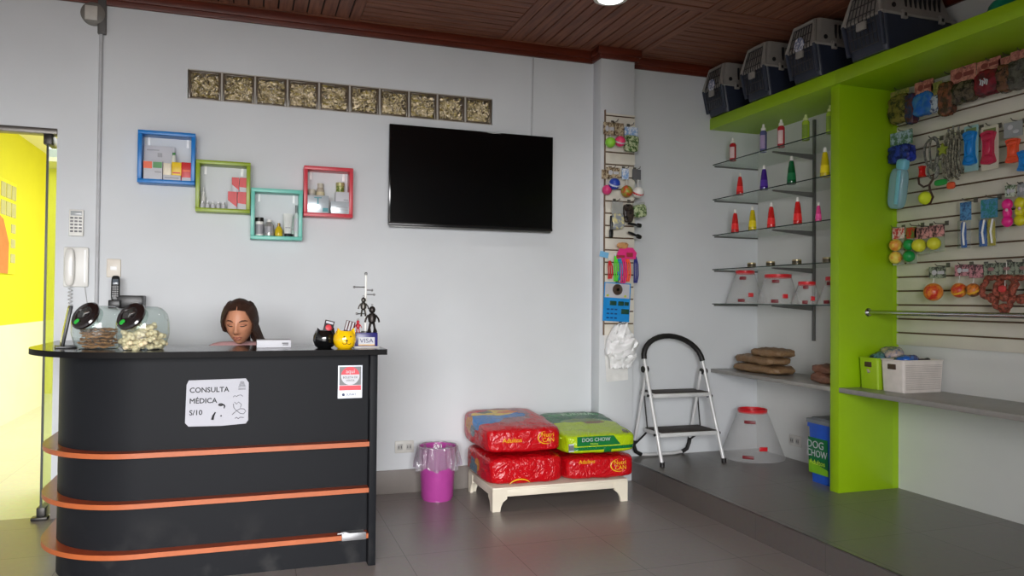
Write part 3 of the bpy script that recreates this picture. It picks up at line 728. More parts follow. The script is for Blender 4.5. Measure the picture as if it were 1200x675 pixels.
# wall outlet low on the wall
def outlet(label, loc, rz):
    t = thing('wall_outlet', label, 'power outlet', loc, rz)
    obj('plate', G().b(-0.072, 0.072, -0.012, 0, -0.045, 0.045, 0.005), mat('outlet_white', (206, 204, 198), 0.4), t)
    for q in (-1, 1):
        s_ = obj('socket', G().b(q * 0.034 - 0.02, q * 0.034 + 0.02, -0.015, -0.011, -0.022, 0.022, 0.003), mat('socket_grey', (178, 176, 172), 0.4), t)
        obj('slot', G().b(q * 0.034 - 0.012, q * 0.034 - 0.007, -0.0156, -0.014, -0.01, 0.01).b(q * 0.034 + 0.007, q * 0.034 + 0.012, -0.0156, -0.014, -0.01, 0.01), INK, s_)
outlet('white double wall outlet above the skirting beside the purple bin', (1.118, W, 0.345), 0)
outlet('white double wall outlet low in the recess behind the blue tub', (NX, 5.19, 0.318), -PI / 2)

# ------------------------------------------------------------------ television
t = thing('television', 'large black flat television mounted on the white wall', 'television', (1.617, W, 2.375))
obj('back_housing', G().b(-0.55, 0.55, -0.055, -0.015, -0.3, 0.3, 0.012), BLACK, t)
obj('wall_bracket', G().b(-0.22, 0.22, -0.016, 0, -0.18, 0.18), DARKM, t)
obj('frame', G().b(-0.652, 0.652, -0.085, -0.05, -0.374, 0.376, 0.005), mat('tv_gloss_black', (8, 8, 9), 0.12), t)
obj('screen', G().b(-0.64, 0.64, -0.087, -0.084, -0.352, 0.366), mat('tv_screen', (3, 3, 4), 0.18, spec=0.35, var=0.0), t)
obj('lower_bezel', G().b(-0.652, 0.652, -0.0885, -0.08, -0.374, -0.353, 0.003), mat('tv_bezel', (30, 30, 31), 0.18, 0.3), t)
obj('bottom_strip', G().b(-0.64, 0.64, -0.08, -0.05, -0.386, -0.374, 0.002), mat('tv_strip', (96, 96, 94), 0.35, 0.4), t)
# ------------------------------------------------------------------ cube shelves
def cube(name_col, x0, x1, z0, z1, col, label):
    cx, cz = (x0 + x1) / 2, (z0 + z1) / 2; w, h = x1 - x0, z1 - z0
    t = thing('cube_shelf', label, 'shelf', (cx, WY, cz))
    m = mat(name_col, col, 0.35, var=0.04)
    th = 0.026
    g = G()
    g.b(-w / 2, w / 2, -0.125, 0, h / 2 - th, h / 2, 0.003); g.b(-w / 2, w / 2, -0.125, 0, -h / 2, -h / 2 + th, 0.003)
    g.b(-w / 2, -w / 2 + th, -0.125, 0, -h / 2 + th, h / 2 - th, 0.003); g.b(w / 2 - th, w / 2, -0.125, 0, -h / 2 + th, h / 2 - th, 0.003)
    obj('frame', g, m, t)
    for q in (-1, 1): obj('hanging_bracket', G().b(q * (w / 2 - 0.055) - 0.008, q * (w / 2 - 0.055) + 0.008, -0.008, 0, h / 2 - th - 0.055, h / 2 - th, 0.001), mat('bright_white', (250, 250, 250), 0.3), t)
    return z0 + th
zb = cube('blue_lacquer', -0.712, -0.358, 2.212, 2.562, (18, 118, 196), 'bright blue square wall shelf, highest of the four')
zo = cube('olive_lacquer', -0.353, -0.002, 2.036, 2.388, (142, 164, 36), 'olive green square wall shelf beside the blue one')
zt = cube('teal_lacquer', 0.003, 0.35, 1.86, 2.216, (110, 196, 180), 'pale turquoise square wall shelf, lowest of the four')
zr = cube('coral_lacquer', 0.356, 0.70, 2.036, 2.394, (206, 62, 74), 'red square wall shelf nearest the television')

def carton(name, x, y, z, w, d, h, m, label, cat='box', band=None, group=None, rz=0):
    t = thing(name, label, cat, (x, y, z), rz, group)
    obj('carton_body', G().b(-w / 2, w / 2, -d / 2, d / 2, 0, h, 0.0015), m, t)
    for (u0, u1, v0, v1, bm_) in (band or []):
        obj('print_panel', G().b(-w / 2 + u0 * w, -w / 2 + u1 * w, -d / 2 - 0.001, -d / 2 + 0.001, v0 * h, v1 * h), bm_, t)
    return t
def vial(name, x, y, z, prof, mats, label, cat='bottle', group=None, n=18):
    """lathe bottle in two or three parts: prof = [(part, [(r,z)..], material)]"""
    t = thing(name, label, cat, (x, y, z), 0, group)
    for pn, pr, m in prof: obj(pn, G().lathe(pr, n=n), m, t)
    return t
OR = mat('print_orange', (232, 92, 40), 0.4); GRN = mat('print_green', (64, 140, 70), 0.4); YL = mat('print_yellow', (232, 194, 20), 0.4)
RD = mat('print_red', (204, 36, 40), 0.4); BL = mat('print_blue', (40, 110, 190), 0.4); GR = mat('print_grey', (150, 150, 155), 0.4); TE = mat('print_teal', (40, 130, 140), 0.4)
SLV = mat('silver_carton', (196, 206, 212), 0.25, 0.3); CRM = mat('cream_carton', (232, 222, 200), 0.5)
YF = WY
# blue shelf
carton('medicine_box', -0.588, YF - 0.028, zb, 0.19, 0.05, 0.255 - 0.02, PAPER, 'large white box with a printed line at the back of the blue shelf', band=[(0.1, 0.5, 0.86, 0.89, GR), (0.45, 0.6, 0.68, 0.8, GR)])
carton('medicine_box', -0.618, YF - 0.088, zb, 0.115, 0.06, 0.122, PAPER, 'orange, green and white box at the left of the blue shelf', band=[(0.0, 0.45, 0.58, 0.96, OR), (0.5, 0.98, 0.62, 0.95, GRN), (0.6, 0.95, 0.36, 0.44, GR)])
carton('medicine_box', -0.532, YF - 0.082, zb + 0.034, 0.05, 0.05, 0.08, CRM, 'pale narrow box between the orange and yellow boxes on the blue shelf')
carton('medicine_box', -0.502, YF - 0.085, zb, 0.108, 0.062, 0.034, PAPER, 'flat white box lying at the front of the blue shelf', band=[(0.08, 0.9, 0.3, 0.6, GR)])
carton('medicine_box', -0.474, YF - 0.082, zb + 0.034, 0.06, 0.05, 0.09, YL, 'yellow box standing on the flat white box in the blue shelf', band=[(0.1, 0.9, 0.15, 0.25, RD)])
carton('medicine_box', -0.413, YF - 0.085, zb, 0.06, 0.06, 0.125, RD, 'red box at the right of the blue shelf', band=[(0.05, 0.95, 0.0, 0.18, PAPER), (0.1, 0.9, 0.5, 0.6, OR)])
vial('medicine_bottle', -0.494, YF - 0.082, zb + 0.124, [('body', [(0, 0), (0.014, 0), (0.014, 0.04), (0.007, 0.05), (0, 0.05)], mat('milky_glass', (226, 228, 214), 0.2)), ('cap', [(0.008, 0.05), (0.01, 0.052), (0.01, 0.066), (0, 0.068)], GRN)], None, 'small white bottle with green cap standing on the yellow box')
# olive shelf
for k, (x, z, h, lab) in enumerate([(-0.055, zo, 0.122, 'red and white carton at the lower right of the olive shelf'), (-0.118, zo, 0.122, 'red and white carton at the lower left of four in the olive shelf'),
                                    (-0.05, zo + 0.122, 0.1, 'red and white carton at the upper right of the olive shelf'), (-0.1, zo + 0.122, 0.1, 'red and white carton at the upper left of four in the olive shelf')]):
    t = carton('medicine_box', x, YF - 0.08 + 0.004 * k, z, 0.058 if k < 2 else 0.047, 0.06, h, PAPER, lab)
    w = 0.029 if k < 2 else 0.0235
    obj('red_corner', G().prism([(-w, 0.5 * h if k % 2 else 0.35 * h), (w, 0.3 * h if not k % 2 else 0.12 * h), (w, h - 0.001), (-w, h - 0.001)], -0.031, -0.0295, 'y'), RD, t)
SM = [('body', [(0, 0), (0.0135, 0), (0.0135, 0.03), (0.008, 0.036), (0, 0.036)], mat('vial_glass', (206, 208, 206), 0.12)), ('cap', [(0.0095, 0.036), (0.0095, 0.047), (0, 0.047)], mat('vial_cap', (222, 222, 226), 0.3, 0.3)), ('label_band', [(0.0139, 0.006), (0.0139, 0.024)], PAPER)]
for k, (x, y, lab) in enumerate([(-0.31, -0.095, 'first'), (-0.277, -0.092, 'second'), (-0.243, -0.096, 'third'), (-0.209, -0.09, 'fourth'), (-0.176, -0.094, 'fifth'), (-0.205, -0.045, 'back')]):
    vial('small_vial', x, YF + y, zo, SM, None, ('white-capped vial, %s from the left in the front row of the olive shelf' % lab) if lab != 'back' else 'white-capped vial behind the front row in the olive shelf', 'vial', 'vials in the olive shelf')
vial('tall_bottle', -0.308, YF - 0.045, zo, [('body', [(0, 0), (0.015, 0), (0.015, 0.08), (0.007, 0.1), (0, 0.1)], mat('pump_white', (226, 226, 222), 0.3)), ('pump', [(0.009, 0.1), (0.009, 0.115), (0.003, 0.117), (0.003, 0.15), (0, 0.15)], WHITE)], None, 'slim white pump bottle at the left of the olive shelf')
# turquoise shelf
vial('pill_jar', 0.062, YF - 0.075, zt, [('body', [(0, 0), (0.027, 0), (0.027, 0.105), (0, 0.108)], WHITE), ('lid', [(0.0285, 0.1), (0.0285, 0.128), (0, 0.129)], DARKM), ('label_band', [(0.0275, 0.012), (0.0275, 0.08)], GR)], None, 'white jar with dark lid at the left of the turquoise shelf', 'jar')
vial('silver_bottle', 0.127, YF - 0.08, zt, [('body', [(0, 0), (0.031, 0), (0.033, 0.01), (0.033, 0.075), (0.02, 0.098), (0, 0.1)], mat('silver_body', (186, 186, 184), 0.2, 0.6)), ('cap', [(0.016, 0.098), (0.016, 0.114), (0, 0.116)], WHITE), ('label_band', [(0.0335, 0.02), (0.0335, 0.066)], GR)], None, 'rounded silver bottle beside the white jar in the turquoise shelf')
vial('yellow_bottle', 0.192, YF - 0.085, zt, [('body', [(0, 0), (0.025, 0), (0.027, 0.008), (0.027, 0.045), (0.012, 0.07), (0, 0.07)], mat('amber_oil', (206, 180, 30), 0.15)), ('cap', [(0.01, 0.07), (0.01, 0.094), (0, 0.095)], mat('brass_cap', (150, 120, 60), 0.3, 0.6))], None, 'small yellow oil bottle in the middle of the turquoise shelf')
def tube_item(x, y, z, w, h, label, m, rz=0):
    t = thing('ointment_tube', label, 'tube', (x, y, z), rz)
    g = G(); n = 8; rings = []
    for (zz, rx, ry) in ((0.022, w * 0.42, w * 0.42), (h * 0.5, w * 0.48, w * 0.3), (h * 0.94, w * 0.55, 0.003), (h, w * 0.55, 0.003)):
        rings.append(g.ring([(rx * math.cos(2 * PI * q / 16), ry * math.sin(2 * PI * q / 16), zz) for q in range(16)]))
    for a in range(3):
        for q in range(16): g.bm.faces.new((rings[a][q], rings[a][(q + 1) % 16], rings[a + 1][(q + 1) % 16], rings[a + 1][q]))
    g.bm.faces.new(rings[0][::-1]); g.bm.faces.new(rings[-1])
    obj('tube_body', g, m, t)
    obj('cap', G().lathe([(0, 0), (w * 0.36, 0), (w * 0.4, 0.024), (0, 0.024)], n=16), INK, t)
    obj('print_band', G().b(-w * 0.3, w * 0.3, -w * 0.34, -w * 0.26, h * 0.36, h * 0.4), GR, t)
tube_item(0.252, YF - 0.085, zt, 0.058, 0.165, 'upright white tube with dark print in the turquoise shelf', mat('tube_white', (214, 218, 214), 0.3))
tube_item(0.292, YF - 0.05, zt, 0.045, 0.15, 'narrow greenish tube behind the white tube in the turquoise shelf', mat('tube_green', (176, 196, 186), 0.3), 0.4)
vial('tall_bottle', 0.31, YF - 0.09, zt, [('body', [(0, 0), (0.016, 0), (0.016, 0.15), (0.008, 0.17), (0, 0.17)], mat('tall_pale', (196, 208, 206), 0.2)), ('cap', [(0.009, 0.17), (0.009, 0.225), (0, 0.226)], mat('grey_cap', (110, 118, 118), 0.3)), ('label_band', [(0.0165, 0.04), (0.0165, 0.13)], PAPER)], None, 'tall pale bottle at the right of the turquoise shelf')
# red shelf
t = carton('medicine_box', 0.455, YF - 0.085, zr, 0.15, 0.055, 0.125, SLV, 'silver-blue box with a teal T at the left of the red shelf', band=[(0.72, 0.98, 0.08, 0.3, TE)])
text('lettering', 'T', 0.07, (0.0, -0.0285, 0.085), FRONT, TE, t, sx=1.3)
carton('medicine_box', 0.61, YF - 0.085, zr, 0.128, 0.055, 0.088, SLV, 'silver-blue box lying at the lower right of the red shelf', band=[(0.3, 0.95, 0.5, 0.58, GR), (0.4, 0.95, 0.3, 0.36, GR)])
carton('medicine_box', 0.625, YF - 0.088, zr + 0.088, 0.095, 0.05, 0.07, PAPER, 'white box stacked on the lower right box in the red shelf', band=[(0.6, 0.95, 0.12, 0.25, GR)])
vial('supplement_jar', 0.478, YF - 0.03, zr, [('body', [(0, 0), (0.029, 0), (0.03, 0.155), (0.026, 0.18), (0.018, 0.19), (0, 0.19)], mat('jar_brownish', (186, 176, 158), 0.15)), ('lid', [(0.022, 0.19), (0.022, 0.222), (0, 0.223)], mat('lid_pale', (190, 186, 170), 0.3)), ('label_band', [(0.0305, 0.05), (0.0305, 0.16)], mat('label_beige', (206, 196, 160), 0.5))], None, 'brownish jar with pale lid behind the teal T box in the red shelf', 'jar')
vial('supplement_jar', 0.418, YF - 0.03, zr, [('body', [(0, 0), (0.026, 0), (0.026, 0.15), (0, 0.152)], mat('jar_grey', (176, 174, 166), 0.2)), ('lid', [(0.027, 0.145), (0.027, 0.175), (0, 0.176)], mat('lid_pale', (190, 186, 170), 0.3))], None, 'short grey jar in the left corner of the red shelf', 'jar')
vial('supplement_tin', 0.618, YF - 0.05+0.018, zr, [('body', [(0, 0), (0.03, 0), (0.03, 0.22), (0, 0.222)], mat_print('tin_print', [(140, 160, 60), (206, 206, 140), (96, 120, 40)], 30, 0.3)), ('lid', [(0.031, 0.21), (0.031, 0.235), (0, 0.236)], mat('tin_lid', (186, 182, 130), 0.3, 0.3))], None, 'tall green and yellow tin behind the white box in the red shelf', 'tin')
# ------------------------------------------------------------------ waste bin
t = thing('waste_bin', 'purple plastic waste bin with clear liner folded over its rim', 'bin', (1.318, 5.46, 0))
PUR = mat('purple_plastic', (170, 66, 146), 0.3)
obj('bucket', G().lathe([(0, 0.012), (0.112, 0.012), (0.116, 0.02), (0.135, 0.37), (0.14, 0.375), (0.14, 0.385), (0.131, 0.385), (0.108, 0.03), (0, 0.03)], n=40), PUR, t)
obj('foot_ring', G().lathe([(0.095, 0), (0.106, 0), (0.106, 0.014), (0.095, 0.014)], n=36, close=True), PUR, t)
def liner():
    g = G(); n = 60; rings = []
    for (r, z, w) in ((0.122, 0.30, 0.004), (0.13, 0.37, 0.003), (0.137, 0.392, 0.002), (0.147, 0.385, 0.004), (0.152, 0.33, 0.01), (0.158, 0.27, 0.016), (0.156, 0.235, 0.02)):
        rings.append(g.ring([((r + w * math.sin(q * 1.9 + z * 9) + w * 0.7 * math.sin(q * 0.83)) * math.cos(2 * PI * q / n), (r + w * math.sin(q * 1.9 + z * 9) + w * 0.7 * math.sin(q * 0.83)) * math.sin(2 * PI * q / n), z + w * 0.8 * math.sin(q * 0.7)) for q in range(n)]))
    for a in range(len(rings) - 1):
        for q in range(n): g.bm.faces.new((rings[a][q], rings[a][(q + 1) % n], rings[a + 1][(q + 1) % n], rings[a + 1][q]))
    return g
obj('liner', liner(), mat_clear('clear_film', (228, 222, 230), 1.0, 0.22, 0.12, 0.5), t)

# ------------------------------------------------------------------ low white display stand
CREAMW = mat('cream_painted_wood', (226, 217, 198), 0.4, var=0.05, scale=6)
t = thing('low_stand', 'low cream wooden stand under the stacked dog food bags', 'stand', (2.11, 5.3, 0))
HX, HY = 0.515, 0.305
obj('top_panel', G().b(-HX, HX, -HY, HY, 0.145, 0.163, 0.004), CREAMW, t)
for q in (-1, 1): obj('rail', G().b(-HX + 0.03, HX - 0.03, q * (HY - 0.015) - 0.011, q * (HY - 0.015) + 0.011, 0.098, 0.146, 0.002), CREAMW, t)
for q in (-1, 1): obj('rail', G().b(q * (HX - 0.015) - 0.011, q * (HX - 0.015) + 0.011, -HY + 0.03, HY - 0.03, 0.098, 0.146, 0.002), CREAMW, t)
for qx in (-1, 1):
    for qy in (-1, 1):
        leg = [(0, 0), (0.055, 0), (0.06, 0.03), (0.075, 0.062), (0.105, 0.085), (0.105, 0.146), (0, 0.146)]
        pl_ = [(qx * (HX - u), v) for u, v in leg]
        g = G().prism(pl_, qy * HY - qy * 0.022, qy * HY, 'y')
        pl2 = [(qy * (HY - max(u, 0.0221)), v) for u, v in leg[1:-1]] ; pl2 = [(qy * (HY - 0.0221), 0.0)] + pl2 + [(qy * (HY - 0.0221), 0.146)]
        g.prism(pl2, qx * HX - qx * 0.022, qx * (HX - 0.0004), 'x')
        obj('leg', g, CREAMW, t)

# ------------------------------------------------------------------ dog food bags
YLW = mat('logo_yellow', (240, 186, 30), 0.35)
def red_bag(name_mat, loc, d, seed, label, art, rz=0.0, wedge=0.0):
    w, dp, h = d
    p = []
    if art:
        p = [('ell', (-0.06, 0.10, h * 0.5), (0.24, 0.30, 0.10), (150, 96, 100)), ('ell', (-0.20, -0.02, h * 0.42), (0.13, 0.14, 0.12), (30, 122, 196)), ('ell', (-0.03, 0.05, h * 0.5), (0.17, 0.09, 0.08), (40, 120, 190)),
             ('ell', (-0.10, 0.14, h * 0.5), (0.17, 0.09, 0.08), (226, 190, 60)), ('ell', (-0.15, 0.18, h * 0.5), (0.06, 0.05, 0.08), (70, 80, 50)), ('ell', (0.02, 0.15, h * 0.5), (0.08, 0.03, 0.08), (206, 120, 60)),
             ('ell', (-0.27, 0.12, h * 0.1), (0.05, 0.10, 0.06), (196, 130, 60)), ('ell', (-0.27, 0.03, -0.0), (0.05, 0.06, 0.04), (90, 110, 120)), ('ell', (-0.20, 0.26, h * 0.3), (0.09, 0.07, 0.12), (176, 30, 46))]
    else:
        p = [('ell', (-0.27, -0.02, 0.0), (0.04, 0.06, 0.05), (206, 140, 50)), ('ell', (-0.27, 0.09, -0.03), (0.04, 0.10, 0.06), (90, 120, 140)), ('ell', (-0.28, 0.2, 0.02), (0.04, 0.07, 0.06), (176, 60, 60))]
    m = mat_patches(name_mat, (192, 10, 22), p, 0.05, 0.2, 0.55)
    t = thing('dog_food_bag', label, 'dog food bag', loc, rz)
    obj('sack', G().pillow((0, 0, 0), d, 26, 8.5, 0.012, 7.5, seed, 0.10, wedge=wedge), m, t)
    # stitched end seams, left and right of the bag
    for q in (-1, 1):
        obj('end_seam', G().b(q * w * 0.485 - 0.012, q * w * 0.485 + 0.012, -dp * 0.36, dp * 0.36, -0.006, 0.006, 0.003), m, t)
    return t
def nutri(t, x, z, y, s_=1.0):
    text('lettering', 'Nutri', 0.05 * s_, (x + 0.006, y, z + 0.02 * s_), FRONT, YLW, t)
    text('lettering', 'CAN', 0.048 * s_, (x + 0.012, y, z - 0.021 * s_), FRONT, YLW, t)
    obj('logo_swoosh', G().tube([(x + 0.074 * s_ * math.cos(a), y, z + 0.05 * s_ * math.sin(a)) for a in [math.radians(100 + 200 * q / 16) for q in range(17)]], [0.001 + 0.004 * s_ * math.sin(PI * q / 16) for q in range(17)], 6), YLW, t)
B1 = (1.85, 5.30)
t = red_bag('bag_red_lower', (1.842, 5.29, 0.165 + 0.108), (0.555, 0.64, 0.205), 3, 'red dog food bag under the bag with coloured artwork, left side of the stand', False)
obj('logo_swoosh', G().tube([(-0.06 + 0.08 * math.cos(a), -0.3255, -0.098 + 0.045 * math.sin(a)) for a in [math.radians(20 + 150 * q / 16) for q in range(17)]], [0.001 + 0.004 * math.sin(PI * q / 16) for q in range(17)], 6), YLW, t)
t = red_bag('bag_red_art', (1.83, 5.32, 0.382 + 0.125), (0.56, 0.66, 0.24), 8, 'red dog food bag with blue and yellow artwork, on top of the left pile', True, wedge=0.24)
nutri(t, 0.155, -0.012, -0.336, 0.88)
text('lettering', 'Adultos', 0.045, (-0.10, -0.336, -0.022), FRONT, YLW, t)
t = red_bag('bag_red_right', (2.41, 5.3, 0.165 + 0.092), (0.545, 0.64, 0.175), 12, 'red dog food bag lying under the green bag, right side of the stand', False)
nutri(t, 0.135, 0.012, -0.326, 0.9)
text('lettering', 'Adultos', 0.04, (-0.12, -0.326, 0.05), FRONT, YLW, t)
# green bag
LG = (176, 204, 20); DG = (14, 112, 52)
h = 0.225
m = mat_patches('bag_green', LG, [('box', (0.0, 0.27, 0.1), (0.4, 0.27, 0.4), (32, 104, 62)), ('ell', (0.0, 0.02, h * 0.5), (0.20, 0.05, 0.09), (122, 142, 92)), ('ell', (0.07, -0.03, h * 0.45), (0.10, 0.03, 0.09), (140, 110, 70)),
                                ('ell', (0.0, 0.2, h * 0.5), (0.22, 0.05, 0.08), (64, 140, 84)), ('ell', (0.22, -0.3, 0.06), (0.06, 0.1, 0.035), (120, 120, 60)),
                                ('hard', (0.03, -0.30, -0.068), (0.27, 0.08, 0.012), DG), ('hard', (0.04, -0.30, -0.095), (0.03, 0.08, 0.02), DG)], 0.05, 0.22, 0.45)
t = thing('dog_food_bag', 'green and lime dog food bag on top of the right pile', 'dog food bag', (2.415, 5.31, 0.352 + 0.115))
obj('sack', G().pillow((0, 0, 0), (0.56, 0.66, h), 26, 8.5, 0.009, 7.5, 21, 0.08, wedge=0.36), m, t)
for q in (-1, 1): obj('end_seam', G().b(q * 0.281 - 0.012, q * 0.281 + 0.012, -0.24, 0.24, -0.006, 0.006, 0.003), m, t)
DGM = mat('label_dark_green', DG, 0.35)
obj('green_label', G().prism([(-0.20, -0.048), (0.14, -0.048), (0.085, 0.018), (-0.2, 0.018)], -0.3365, -0.33, 'y'), DGM, t)
text('lettering', 'DOG CHOW', 0.038, (-0.055, -0.3375, -0.006), FRONT, PAPER, t)
text('lettering', 'Adultos', 0.02, (-0.07, -0.3375, -0.034), FRONT, mat('lime_ink', (190, 220, 60), 0.4), t)
obj('barcode_panel', G().b(-0.262, -0.225, -0.331, -0.322, -0.085, -0.03), PAPER, t)
g = G()
for q in range(7): g.b(-0.263 + q * 0.0055, -0.260 + q * 0.0055, -0.333, -0.33, -0.075, -0.04)
obj('barcode_stripe', g, INK, t)
text('lettering', 'PURINA', 0.075, (0.0, 0.13, h * 0.475), (0.12, 0, 0), mat('faded_print', (150, 176, 150), 0.4), t, ext=0.0008)

# ------------------------------------------------------------------ folding step ladder
LW = mat('ladder_white', (214, 214, 214), 0.3, 0.1); RUB = mat('black_rubber', (24, 22, 22), 0.5); TREAD = mat('tread_rubber', (62, 54, 50), 0.7, bump=0.3, bscale=300)
PZ = 0.162
t = thing('step_ladder', 'white folding two-step ladder with black padded rail, standing by the pillar', 'step ladder')
def lerp(a, b, f): return tuple(a[q] + (b[q] - a[q]) * f for q in range(3))
LB, LT = (3.07, 5.27, PZ + 0.012), (3.032, 5.50, 0.985)
RB, RT = (3.633, 5.27, PZ + 0.012), (3.578, 5.50, 0.955)
arc = []
cxm = (LT[0] + RT[0]) / 2
for k in range(17):
    a = PI - PI * k / 16
    arc.append((cxm - 0.025 * math.sin(a) + (RT[0] - LT[0]) / 2 * math.cos(a), 5.50 + 0.03 * math.sin(a), 0.975 + 0.195 * math.sin(a) - 0.012 * math.cos(a)))
obj('front_frame', G().tube([LB] + [lerp(LB, LT, f) for f in (0.5,)] + arc + [lerp(RT, RB, 0.5), RB], 0.015, 12), LW, t)
a = obj('padded_rail', G().tube(arc, 0.022, 12), RUB, t)
BLf, BRf = (3.02, 5.645, PZ + 0.03), (3.545, 5.645, PZ + 0.03)
PLt, PRt = lerp(LB, LT, 0.9), lerp(RB, RT, 0.9)
rl, rr_ = (PLt[0] + 0.02, PLt[1] + 0.02, PLt[2]), (PRt[0] - 0.02, PRt[1] + 0.02, PRt[2])
u = [rl, lerp(rl, (BLf[0], BLf[1], PZ + 0.10), 0.5), (BLf[0], BLf[1], PZ + 0.10), (BLf[0] + 0.02, BLf[1], PZ + 0.05), (BLf[0] + 0.07, BLf[1], PZ + 0.024), (BLf[0] + 0.16, BLf[1] , PZ + 0.018), (BRf[0] - 0.16, BRf[1], PZ + 0.018), (BRf[0] - 0.07, BRf[1], PZ + 0.026), (BRf[0] - 0.02, BRf[1], PZ + 0.05), (BRf[0], BRf[1], PZ + 0.10), lerp(rr_, (BRf[0], BRf[1], PZ + 0.10), 0.5), rr_]
obj('rear_frame', G().tube(u, 0.013, 10), LW, t)
for q, p in ((1, [lerp(u[1], u[2], 0.85)] + u[2:5]), (-1, u[7:10] + [lerp(u[10], u[9], 0.85)])):
    obj('rubber_foot', G().tube([(a_[0], a_[1], a_[2] - 0.001) for a_ in p], 0.017, 10), RUB, t)
for p in (LB, RB): obj('rubber_foot', G().cyl((p[0], p[1] - 0.002, PZ), (p[0], p[1], PZ + 0.035), 0.019, n=14), RUB, t)
for f, dep in ((0.662, 0.21), (0.292, 0.25)):
    a, b_ = lerp(LB, LT, f), lerp(RB, RT, f)
    x0, x1, y, z = a[0] + 0.017, b_[0] - 0.017, a[1], a[2] + 0.004
    s_ = obj('step', G().b(x0, x1, y - 0.035, y + dep, z - 0.034, z, 0.008), LW, t)
    obj('tread_pad', G().b(x0 + 0.012, x1 - 0.012, y - 0.03, y + dep - 0.01, z, z + 0.006, 0.002), TREAD, s_)
    for q in (a, b_): obj('step_bolt', G().cyl((q[0] - 0.024, q[1], q[2] - 0.012), (q[0] + 0.024, q[1], q[2] - 0.012), 0.011, n=12), RUB, s_)
s1, s2 = lerp(LB, LT, 0.662), lerp(LB, LT, 0.292)
s1r, s2r = lerp(RB, RT, 0.662), lerp(RB, RT, 0.292)
obj('side_link', G().tube([(s1[0] + 0.024, s1[1] + 0.14, s1[2] - 0.02), (s2[0] + 0.03, s2[1] + 0.2, s2[2] - 0.02)], 0.006, 8), RUB, t)
obj('side_link', G().tube([(s1r[0] - 0.024, s1r[1] + 0.14, s1r[2] - 0.02), (s2r[0] - 0.03, s2r[1] + 0.2, s2r[2] - 0.02)], 0.006, 8), RUB, t)
obj('side_link', G().tube([(s2[0] + 0.02, s2[1] + 0.2, s2[2] - 0.025), (BLf[0] + 0.015, BLf[1] - 0.01, PZ + 0.12)], 0.008, 8), RUB, t)
obj('side_link', G().tube([(s2r[0] - 0.02, s2r[1] + 0.2, s2r[2] - 0.025), (BRf[0] - 0.01, BRf[1] - 0.01, PZ + 0.12)], 0.008, 8), RUB, t)
for p in (PLt, PRt): obj('hinge', G().cyl((p[0] - 0.024, p[1] + 0.015, p[2]), (p[0] + 0.024, p[1] + 0.015, p[2]), 0.026, n=16), RUB, t)

# ------------------------------------------------------------------ slat panel on the pillar
SLAT = mat('slat_white', (222, 217, 204), 0.45, var=0.04, scale=5); GROOVE = mat('slat_groove', (98, 74, 54), 0.6)
def slat_panel(name, w, z0, z1, first, pitch, label, loc, rz, th=0.018, gr=0.011):
    t = thing(name, label, 'slat wall', loc, rz)
    obj('backing', G().b(0, w, -0.004, 0, z0, z1), GROOVE, t)
    zs = []; z = first
    while z < z1: zs.append(z); z += pitch
    zs = [z0] + [z for z in zs if z > z0] + [z1]
    for k in range(len(zs) - 1):
        a = zs[k] + (gr / 2 if k else 0); b_ = zs[k + 1] - (gr / 2 if k < len(zs) - 2 else 0)
        if b_ - a > 0.01: obj('slat_board', G().b(0, w, -th, -0.003, a, b_, 0.002), SLAT, t)
    return t
PYF = 5.55
t = slat_panel('pillar_slat_panel', 0.264, 1.18, 2.965, 1.272, 0.0985, 'narrow white slatted display panel on the pillar', (2.69, PYF, 0), 0)
obj('edge_strip', G().b(-0.006, 0.0, -0.02, 0, 1.18, 2.99), mat('edge_brown', (120, 96, 74), 0.5), t)

# builders for the hanging goods (local frame: x to the viewer's right, -y towards the viewer)
HOOKM = mat('hook_wire', (120, 118, 112), 0.35, 0.8)
def hook(loc, rz, where, ln=0.13):
    t = thing('display_hook', 'thin metal display hook on the ' + where, 'hook', loc, rz, 'display hooks on the ' + where)
    obj('wire', G().tube([(0, 0, 0.012), (0, 0, 0), (0, -ln, 0), (0, -ln - 0.014, 0.012)], 0.003, 6), HOOKM, t)
    obj('hook_plate', G().b(-0.014, 0.014, -0.004, 0.0, -0.008, 0.022, 0.001), HOOKM, t)
    return t
HDR = {}
def hcard(t, w, h, z0, m, m2=None, y=0.0):
    c_ = obj('header_card', G().b(-w / 2, w / 2, y - 0.002, y + 0.002, z0, z0 + h), m, t)
    if m2 is not None:
        obj('printed_panel', G().ell((-w * 0.18, y - 0.002, z0 + h * 0.5), (w * 0.16, 0.0015, h * 0.24), 12, 6).b(w * 0.02, w * 0.42, y - 0.0035, y - 0.002, z0 + h * 0.35, z0 + h * 0.62), m2, c_)
    return c_
def pack(loc, rz, w, h, hh, thick, m, hm, label, cat='pet treat pack', group=None, seed=1, tilt=0.0, pm=None):
    """soft printed pack hanging below a header card; loc is the top centre"""
    t = thing('treat_pack', label, cat, loc, rz, group)
    t.rotation_euler = (0, tilt, rz)
    if hm is not None: hcard(t, w * 0.98, hh, -hh, hm, pm)
    obj('printed_bag', G().pillow((0, 0, -hh - (h - hh) / 2 + 0.004), (w, thick, h - hh), 12, 7.0, thick * 0.22, 26, seed, 0.12), m, t)
    return t
